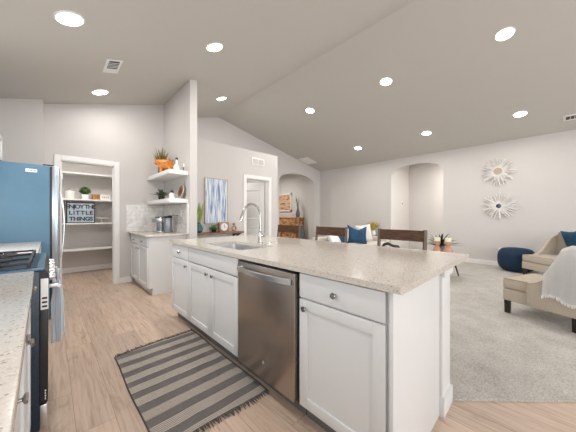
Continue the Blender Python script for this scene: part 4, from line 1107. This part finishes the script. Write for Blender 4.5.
# ------------------------------------------------------------------ living room
# sunbursts
def sunburst(y, z, label, centre, seed):
    r = thing('sunburst_decor', label, 'wall decor', (XR, y, z), 0, 'sunburst wall decorations')
    rnd = random.Random(seed)
    sp = MB()
    for k in range(84):
        a = 2 * pi * k / 84 + rnd.uniform(-.03, .03); L = rnd.choice((.20, .27, .32)) + rnd.uniform(-.02, .02); ph = rnd.uniform(-.06, .06)
        p0 = Vector((XR - .03, y + .06 * cos(a), z + .06 * sin(a))); p1 = Vector((XR - .035 + rnd.uniform(-.025, .025), y + L * cos(a + ph), z + L * sin(a + ph)))
        sp.tube([p0, (p0 + p1) / 2 + Vector((0, rnd.uniform(-.008, .008), rnd.uniform(-.008, .008))), p1], [.008, .0075, .009], 5)
    sp.build('spikes', 'sunburst', r)
    Rr = Matrix.Translation((XR - .03, y, z)) @ Matrix.Rotation(radians(-90), 4, 'Y')
    MB().lathe([(0, -.028), (.08, -.028), (.085, .0), (.075, .014), (.055, .012), (.052, .004)], mtx=Rr, seg=28).build('centre_ring', centre[0], r)
    MB().lathe([(0, .006), (.05, .004)], mtx=Rr, seg=28).build('centre_disc', centre[1], r)
sunburst(.779, 2.265, 'upper white wire sunburst with sandy centre on the far wall', ('sunburst_centre', 'sunburst_centre'), 1)
sunburst(.765, 1.435, 'lower white wire sunburst with small dark mirror centre on the far wall', ('sunburst', 'mirror_dark'), 2)

# pouf
r = thing('round_pouf', 'navy blue velvet pouf on the carpet by the far wall', 'pouf', (7.26, .43, .012))
prof = []
for k in range(17):
    a = -pi / 2 + pi * k / 16
    prof.append((.312 * abs(cos(a)) ** .45 if 0 < k < 16 else 0, .25 + .25 * math.copysign(abs(sin(a)) ** .75, sin(a))))
pf = MB().lathe(prof, (7.26, .43, .012), 48); pf.build('cushion_body', 'navy', r)
sm = MB()
for k in range(8):
    a = 2 * pi * k / 8
    sm.tube([(7.26 + cos(a) * (p[0] + .001), .43 + sin(a) * (p[0] + .001), .012 + p[1]) for p in prof[2:15]], .004, 5)
sm.build('seam', 'navy', r)
MB().lathe([(0, .012), (.02, .010), (.025, 0)], (7.26, .43, .508), 16).build('button', 'navy', r)

# armchairs
ARM = [(-.33, 0), (0, 0)]
def make_chair(label):
    r = thing('armchair', label, 'armchair', (0, 0, 0), 0, 'beige armchairs'); local(r)
    MB().box(-.33, .33, -.42, .325, .155, .295, .012).build('seat_frame', 'linen', r)
    MB().box(-.325, .325, -.30, .332, .298, .425, .028).build('seat_cushion', 'linen', r)
    # welt around the cushion
    w = MB()
    for z in (.305, .420):
        w.tube([(-.31, .325, z), (.31, .325, z)], .0045, 6); w.tube([(-.322, .31, z), (-.322, -.05, z)], .0045, 6); w.tube([(.322, .31, z), (.322, -.05, z)], .0045, 6)
    w.build('welt', 'piping', r)
    # swooping sides
    prof_ = [(.075, .16), (.085, .38), (.07, .425), (.0, .445), (-.08, .50), (-.15, .59), (-.21, .68), (-.27, .755), (-.34, .80), (-.45, .82), (-.46, .16)]
    for sx_ in (-1, 1):
        lo, hi = sorted((.30 * sx_, .362 * sx_))
        a = MB().prism(prof_, 'x', lo, hi, .010); a.build('arm', 'linen', r)
        p = MB().tube([(.363 * sx_, y, z) for y, z in [(.075, .17), (.080, .37), (.068, .418), (.0, .436), (-.08, .49), (-.15, .58), (-.21, .67), (-.27, .745), (-.34, .79), (-.44, .81)]], .0045, 6); p.build('arm_piping', 'piping', r)
    def bk_(u, v):
        x = -.30 + .60 * u; z = .42 + .44 * v
        return Vector((x, -.33 - .07 * v + .03 * cos((u - .5) * pi), z + .02 * sin(pi * u) * v))
    MB().grid(bk_, 16, 10, thick=-.09).box(-.30, .30, -.44, -.36, .29, .45, .01).build('backrest', 'linen', r)
    for (x, y) in ((-.295, .29), (.295, .29), (-.28, -.29), (.28, -.29)):
        MB().prism([(x - .030, .155), (x + .030, .155), (x + .021, 0), (x - .021, 0)], 'y', y - .024, y + .024, .003).build('leg', 'legwood', r)
    return r
c1 = make_chair('beige linen armchair at the right edge with a white throw over its side')
c1.location = (4.225, -.063, .012); c1.rotation_euler = (0, 0, radians(-23))
c2 = dup(c1, (6.79, -.140, .012), radians(48.7), 'beige linen armchair behind, beside the navy pouf, holding a navy pillow')
# white throw on first chair
r = thing('throw_blanket', 'white ribbed throw blanket draped over the side of the near beige armchair', 'blanket', (4.225, -.063, .012), radians(-23)); local(r)
APX = [(.07, .425), (.0, .45), (-.08, .51), (-.15, .60), (-.21, .69), (-.27, .765), (-.34, .812), (-.47, .835)]
def armz(y):
    if y >= APX[0][0]: return APX[0][1]
    for (a, za), (b, zb_) in zip(APX, APX[1:]):
        if b <= y <= a: return za + (zb_ - za) * (a - y) / (a - b)
    return APX[-1][1]
def thr(u, v):
    y = -.07 - .42 * u
    h = armz(y) + .032 + .13 * max(0, 1 - abs(u - .30) / .45)
    edge = (1 - u)
    P_ = [(-.12, h - .10 if h - .10 > .44 else .445), (-.24, h - .03), (-.285, h), (-.33, h + .012), (-.375, h - .02), (-.385, h - .08), (-.392, h - .2), (-.392, .33 + .03 * sin(u * 9)) ]
    k = v * (len(P_) - 1); i = min(int(k), len(P_) - 2); w = k - i
    x = P_[i][0] * (1 - w) + P_[i + 1][0] * w; z = P_[i][1] * (1 - w) + P_[i + 1][1] * w
    x -= .010 * (1 + sin(u * 30 + v * 2)) * max(0, v - .45)
    return Vector((x, y + .03 * max(0, v - .5) - .02 * v, z))
MB().grid(thr, 40, 40, thick=.012).build('cloth', 'throw', r)
fr = MB()
for i in range(46):
    p = thr(i / 46, 1.0); fr.tube([p, p + Vector((-.003, random.uniform(-.006, .006), -.035))], [.004, .002], 5)
fr.build('fringe', 'throw', r, kind='stuff')

def pillow(name, label, loc, rot, w, h, t_, m, cat='pillow', group=None, chop=0.0):
    r = MB()
    for sgn in (1, -1):
        def f(u, v, sgn=sgn):
            a, b = 2 * u - 1, 2 * v - 1
            k = (1 - a ** 4) * (1 - b ** 4)
            pin = 1 - .10 * (1 - a * a) * abs(b) ** 3; pin2 = 1 - .10 * (1 - b * b) * abs(a) ** 3
            return Vector((a * w / 2 * pin2, sgn * t_ / 2 * max(0, k) ** .55 + .004 * sin(9 * a + 5 * b), b * h / 2 * pin - (chop * max(0, b) ** 1.5 * max(0, 1 - abs(a) * 1.15) ** .8 if chop else 0)))
        r.grid(f, 16, 16)
    bmesh.ops.remove_doubles(r.bm, verts=r.bm.verts, dist=.0008)
    bmesh.ops.recalc_face_normals(r.bm, faces=r.bm.faces)
    r.bm.transform(Matrix.Translation(loc) @ rot)
    o = r.build(name, m); tag(o, label, cat, group); return o
def RT(x, y, z): return Matrix.Rotation(radians(z), 4, 'Z') @ Matrix.Rotation(radians(y), 4, 'Y') @ Matrix.Rotation(radians(x), 4, 'X')
pillow('throw_pillow', 'square navy pillow leaning on the back beige armchair', (6.95, -.42, .73), RT(-14, 12, 48.7 - 10), .46, .48, .15, 'blue_pillow', group='navy pillows', chop=.03)

# coffee table
r = thing('coffee_table', 'low coffee table with splayed dark legs behind the island', 'table', (5.42, 1.9, .012))
MB().box(5.10, 5.80, 1.18, 2.75, .405, .440, .008).build('tabletop', 'ceramic', r)
for (x, y) in ((5.73, 1.27), (5.16, 1.27), (5.73, 2.66), (5.16, 2.66)):
    ox = .08 if x > 5.4 else -.07; oy = -.09 if y < 2 else .10
    MB().tube([(x, y, .404), (x + ox, y + oy, .012)], [.021, .012], 10).build('leg', 'legwood', r)
for (x, y, hh, lb) in ((5.44, 1.455, .35, 'turned wooden candle holder with cream candle, left of the pair'), (5.44, 1.275, .35, 'turned wooden candle holder with cream candle, right of the pair')):
    r = thing('candle_holder', lb, 'candle holder', (x, y, .44), 0, 'turned candle holders')
    MB().lathe([(0, 0), (.068, 0), (.082, .04), (.080, .10), (.055, .155), (.034, .19), (.052, .22), (.060, .25), (.05, .27), (0, .272)], (x, y, .44), 28).build('holder', 'copper', r)
    MB().lathe([(.052, .2725), (.052, .335), (.046, .345), (0, .342)], (x, y, .44), 28).build('candle', 'cream', r)
r = thing('spiky_plant', 'dark spiky leafed plant behind the two candle holders', 'plant', (5.70, 1.47, .44))
MB().lathe([(0, 0), (.07, 0), (.085, .1), (.07, .16), (.06, .16), (.055, .15), (0, .14)], (5.70, 1.47, .44)).build('pot', 'bluegrey', r)
sp = MB()
for k in range(46):
    a = k * 2.399; s_ = .25 + 1.7 * ((k * 7) % 11) / 11
    sp.blade((5.70, 1.47, .58), (s_ * cos(a), s_ * sin(a), .75), random.uniform(.34, .50), .034, .30, 6)
sp.build('leaves', 'leaf_dark', r)
r = thing('knot_sculpture', 'black knotted metal sculpture on the far end of the coffee table', 'sculpture', (5.35, 2.36, .44))
MB().tube([(5.33, 2.52, .50), (5.33, 2.46, .575), (5.33, 2.38, .60), (5.34, 2.31, .565), (5.35, 2.25, .55), (5.36, 2.18, .545), (5.36, 2.14, .50)], [.024, .03, .034, .028, .030, .032, .02], 12).build('knot', 'black', r)
MB().box(5.30, 5.42, 2.14, 2.54, .4405, .478, .004).build('base', 'black', r)

# sofa
r = thing('sofa', 'pale low-backed sofa behind the stools, loaded with pillows', 'sofa', (5.9, 3.7, .012))
MB().box(4.55, 7.30, 3.20, 4.10, .12, .30, .02).build('frame', 'sofa', r)
for k in range(3): MB().box(4.75 + k * .785, 4.75 + (k + 1) * .785 - .01, 3.18, 3.85, .303, .45, .035).build('seat_cushion', 'sofa', r)
MB().box(4.75, 7.10, 3.87, 4.10, .303, .66, .04).build('backrest', 'sofa', r)
for a in (4.55, 7.11): MB().box(a, a + .19, 3.22, 4.10, .303, .58, .04).build('arm', 'sofa', r)
for x in (4.62, 7.23):
    for y in (3.27, 4.03): MB().tube([(x, y, .12), (x, y, .012)], [.025, .018], 8).build('leg', 'legwood', r)
pillow('throw_pillow', 'navy pillow with pinched corners in the middle of the sofa', (5.98, 3.52, .695), RT(-14, 5, -38), .56, .50, .17, 'blue_pillow', group='navy pillows', chop=.10)
pillow('throw_pillow', 'navy pillow mostly hidden behind the middle stool', (5.40, 3.70, .655), RT(-12, 10, -20), .44, .40, .15, 'blue_pillow', group='navy pillows')
pillow('throw_pillow', 'cream pillow standing right of the navy one on the sofa', (6.60, 3.66, .70), RT(-8, -6, -30), .50, .50, .16, 'cream_cloth', group='cream pillows')
pillow('throw_pillow', 'cream pillow between the middle stool and the navy pillow', (5.70, 3.76, .67), RT(-8, 0, -30), .40, .44, .14, 'cream_cloth', group='cream pillows')
pillow('throw_pillow', 'white pillow lying tilted behind the middle stool back', (5.02, 3.58, .625), RT(-30, 8, 15), .52, .34, .18, 'white', group='cream pillows')
r = thing('side_table', 'small round end table beside the sofa holding yellow foliage', 'table', (7.52, 3.84, .012))
MB().lathe([(0, .55), (.125, .55), (.13, .56), (.125, .575), (0, .575)], (7.52, 3.84, .0), 32).build('tabletop', 'legwood', r)
MB().lathe([(.11, .012), (.11, .025), (.02, .04), (.02, .549)], (7.52, 3.84, .0), 20).build('pedestal', 'legwood', r)
r = thing('yellow_foliage', 'yellow green fern fronds above the sofa pillows', 'plant', (7.52, 3.84, .575))
MB().lathe([(0, 0), (.06, 0), (.075, .08), (.045, .16), (.04, .16), (.035, .15), (0, .15)], (7.52, 3.84, .575)).build('pot', 'ceramic', r)
yl = MB()
for k in range(60):
    a = random.uniform(0, 2 * pi); s_ = random.uniform(.1, 1.0)
    yl.blade((7.52, 3.84, .72), (s_ * cos(a) * .7, s_ * sin(a), 1), random.uniform(.28, .46), .045, .25, 5)
yl.build('leaves', 'yellowleaf', r)

# ------------------------------------------------------------------ entry beyond the gable arch
r = thing('wooden_dresser', 'knotty orange wood cabinet seen through the gable arch', 'cabinet', (7.38, 7.75, 0))
MB().box(7.20, 7.595, 6.95, 8.5, .10, 1.10, .005).build('cabinet_body', 'dresser', r)
MB().box(7.17, 7.598, 6.90, 8.55, 1.101, 1.14, .005).build('top', 'dresser', r)
for k in range(3):
    for j in range(2):
        a = 6.99 + j * .755
        d_ = MB().box(7.182, 7.199, a, a + .74, .14 + k * .315, .43 + k * .315, .004).build('drawer', 'dresser', r)
        knob(7.182, a + .37, .285 + k * .315, -1, d_)
MB().box(7.24, 7.59, 7.0, 8.45, 0, .10).build('plinth', 'legwood', r, smooth=False)
r = thing('framed_wood_art', 'cream framed picture of reclaimed wood bands above the dresser', 'picture', (7.59, 8.05, 1.41))
MB().box(7.57, 7.597, 7.70, 8.50, 1.46, 2.14).build('picture', 'art_wood', r, smooth=False)
f = MB()
for (a, b, c, d) in ((7.64, 7.71, 1.40, 2.20), (8.49, 8.56, 1.40, 2.20), (7.64, 8.56, 1.40, 1.47), (7.64, 8.56, 2.13, 2.20)): f.box(7.555, 7.598, a, b, c, d, .004)
f.build('frame', 'cream_cloth', r)
r = thing('floor_vase', 'blue grey bottle vase with thin twigs on the dresser end', 'vase', (7.38, 7.05, 1.14))
MB().lathe([(0, 0), (.06, 0), (.09, .08), (.085, .20), (.04, .32), (.028, .42), (.035, .44), (.022, .44), (0, .40)], (7.38, 7.08, 1.141)).build('vase_body', 'bluegrey', r)
tw = MB()
for k in range(12):
    a = random.uniform(0, 2 * pi); s_ = random.uniform(.05, .3)
    tw.tube([(7.38, 7.08, 1.50), (7.38 + .3 * s_ * cos(a) * .5, 7.08 + .4 * s_ * sin(a), 1.75), (7.38 + s_ * cos(a) * .5, 7.08 + s_ * sin(a), 1.85 + random.uniform(0, .25))], [.006, .005, .003], 5)
tw.build('twigs', 'aloe', r)
r = thing('decor_vase', 'small grey vase standing in the entry near the arch edge', 'vase', (7.2, 6.75, .0))
MB().lathe([(0, 0), (.09, 0), (.13, .2), (.11, .55), (.05, .75), (.06, .80), (0, .78)], (7.22, 6.70, 0)).build('vase_body', 'bluegrey', r)
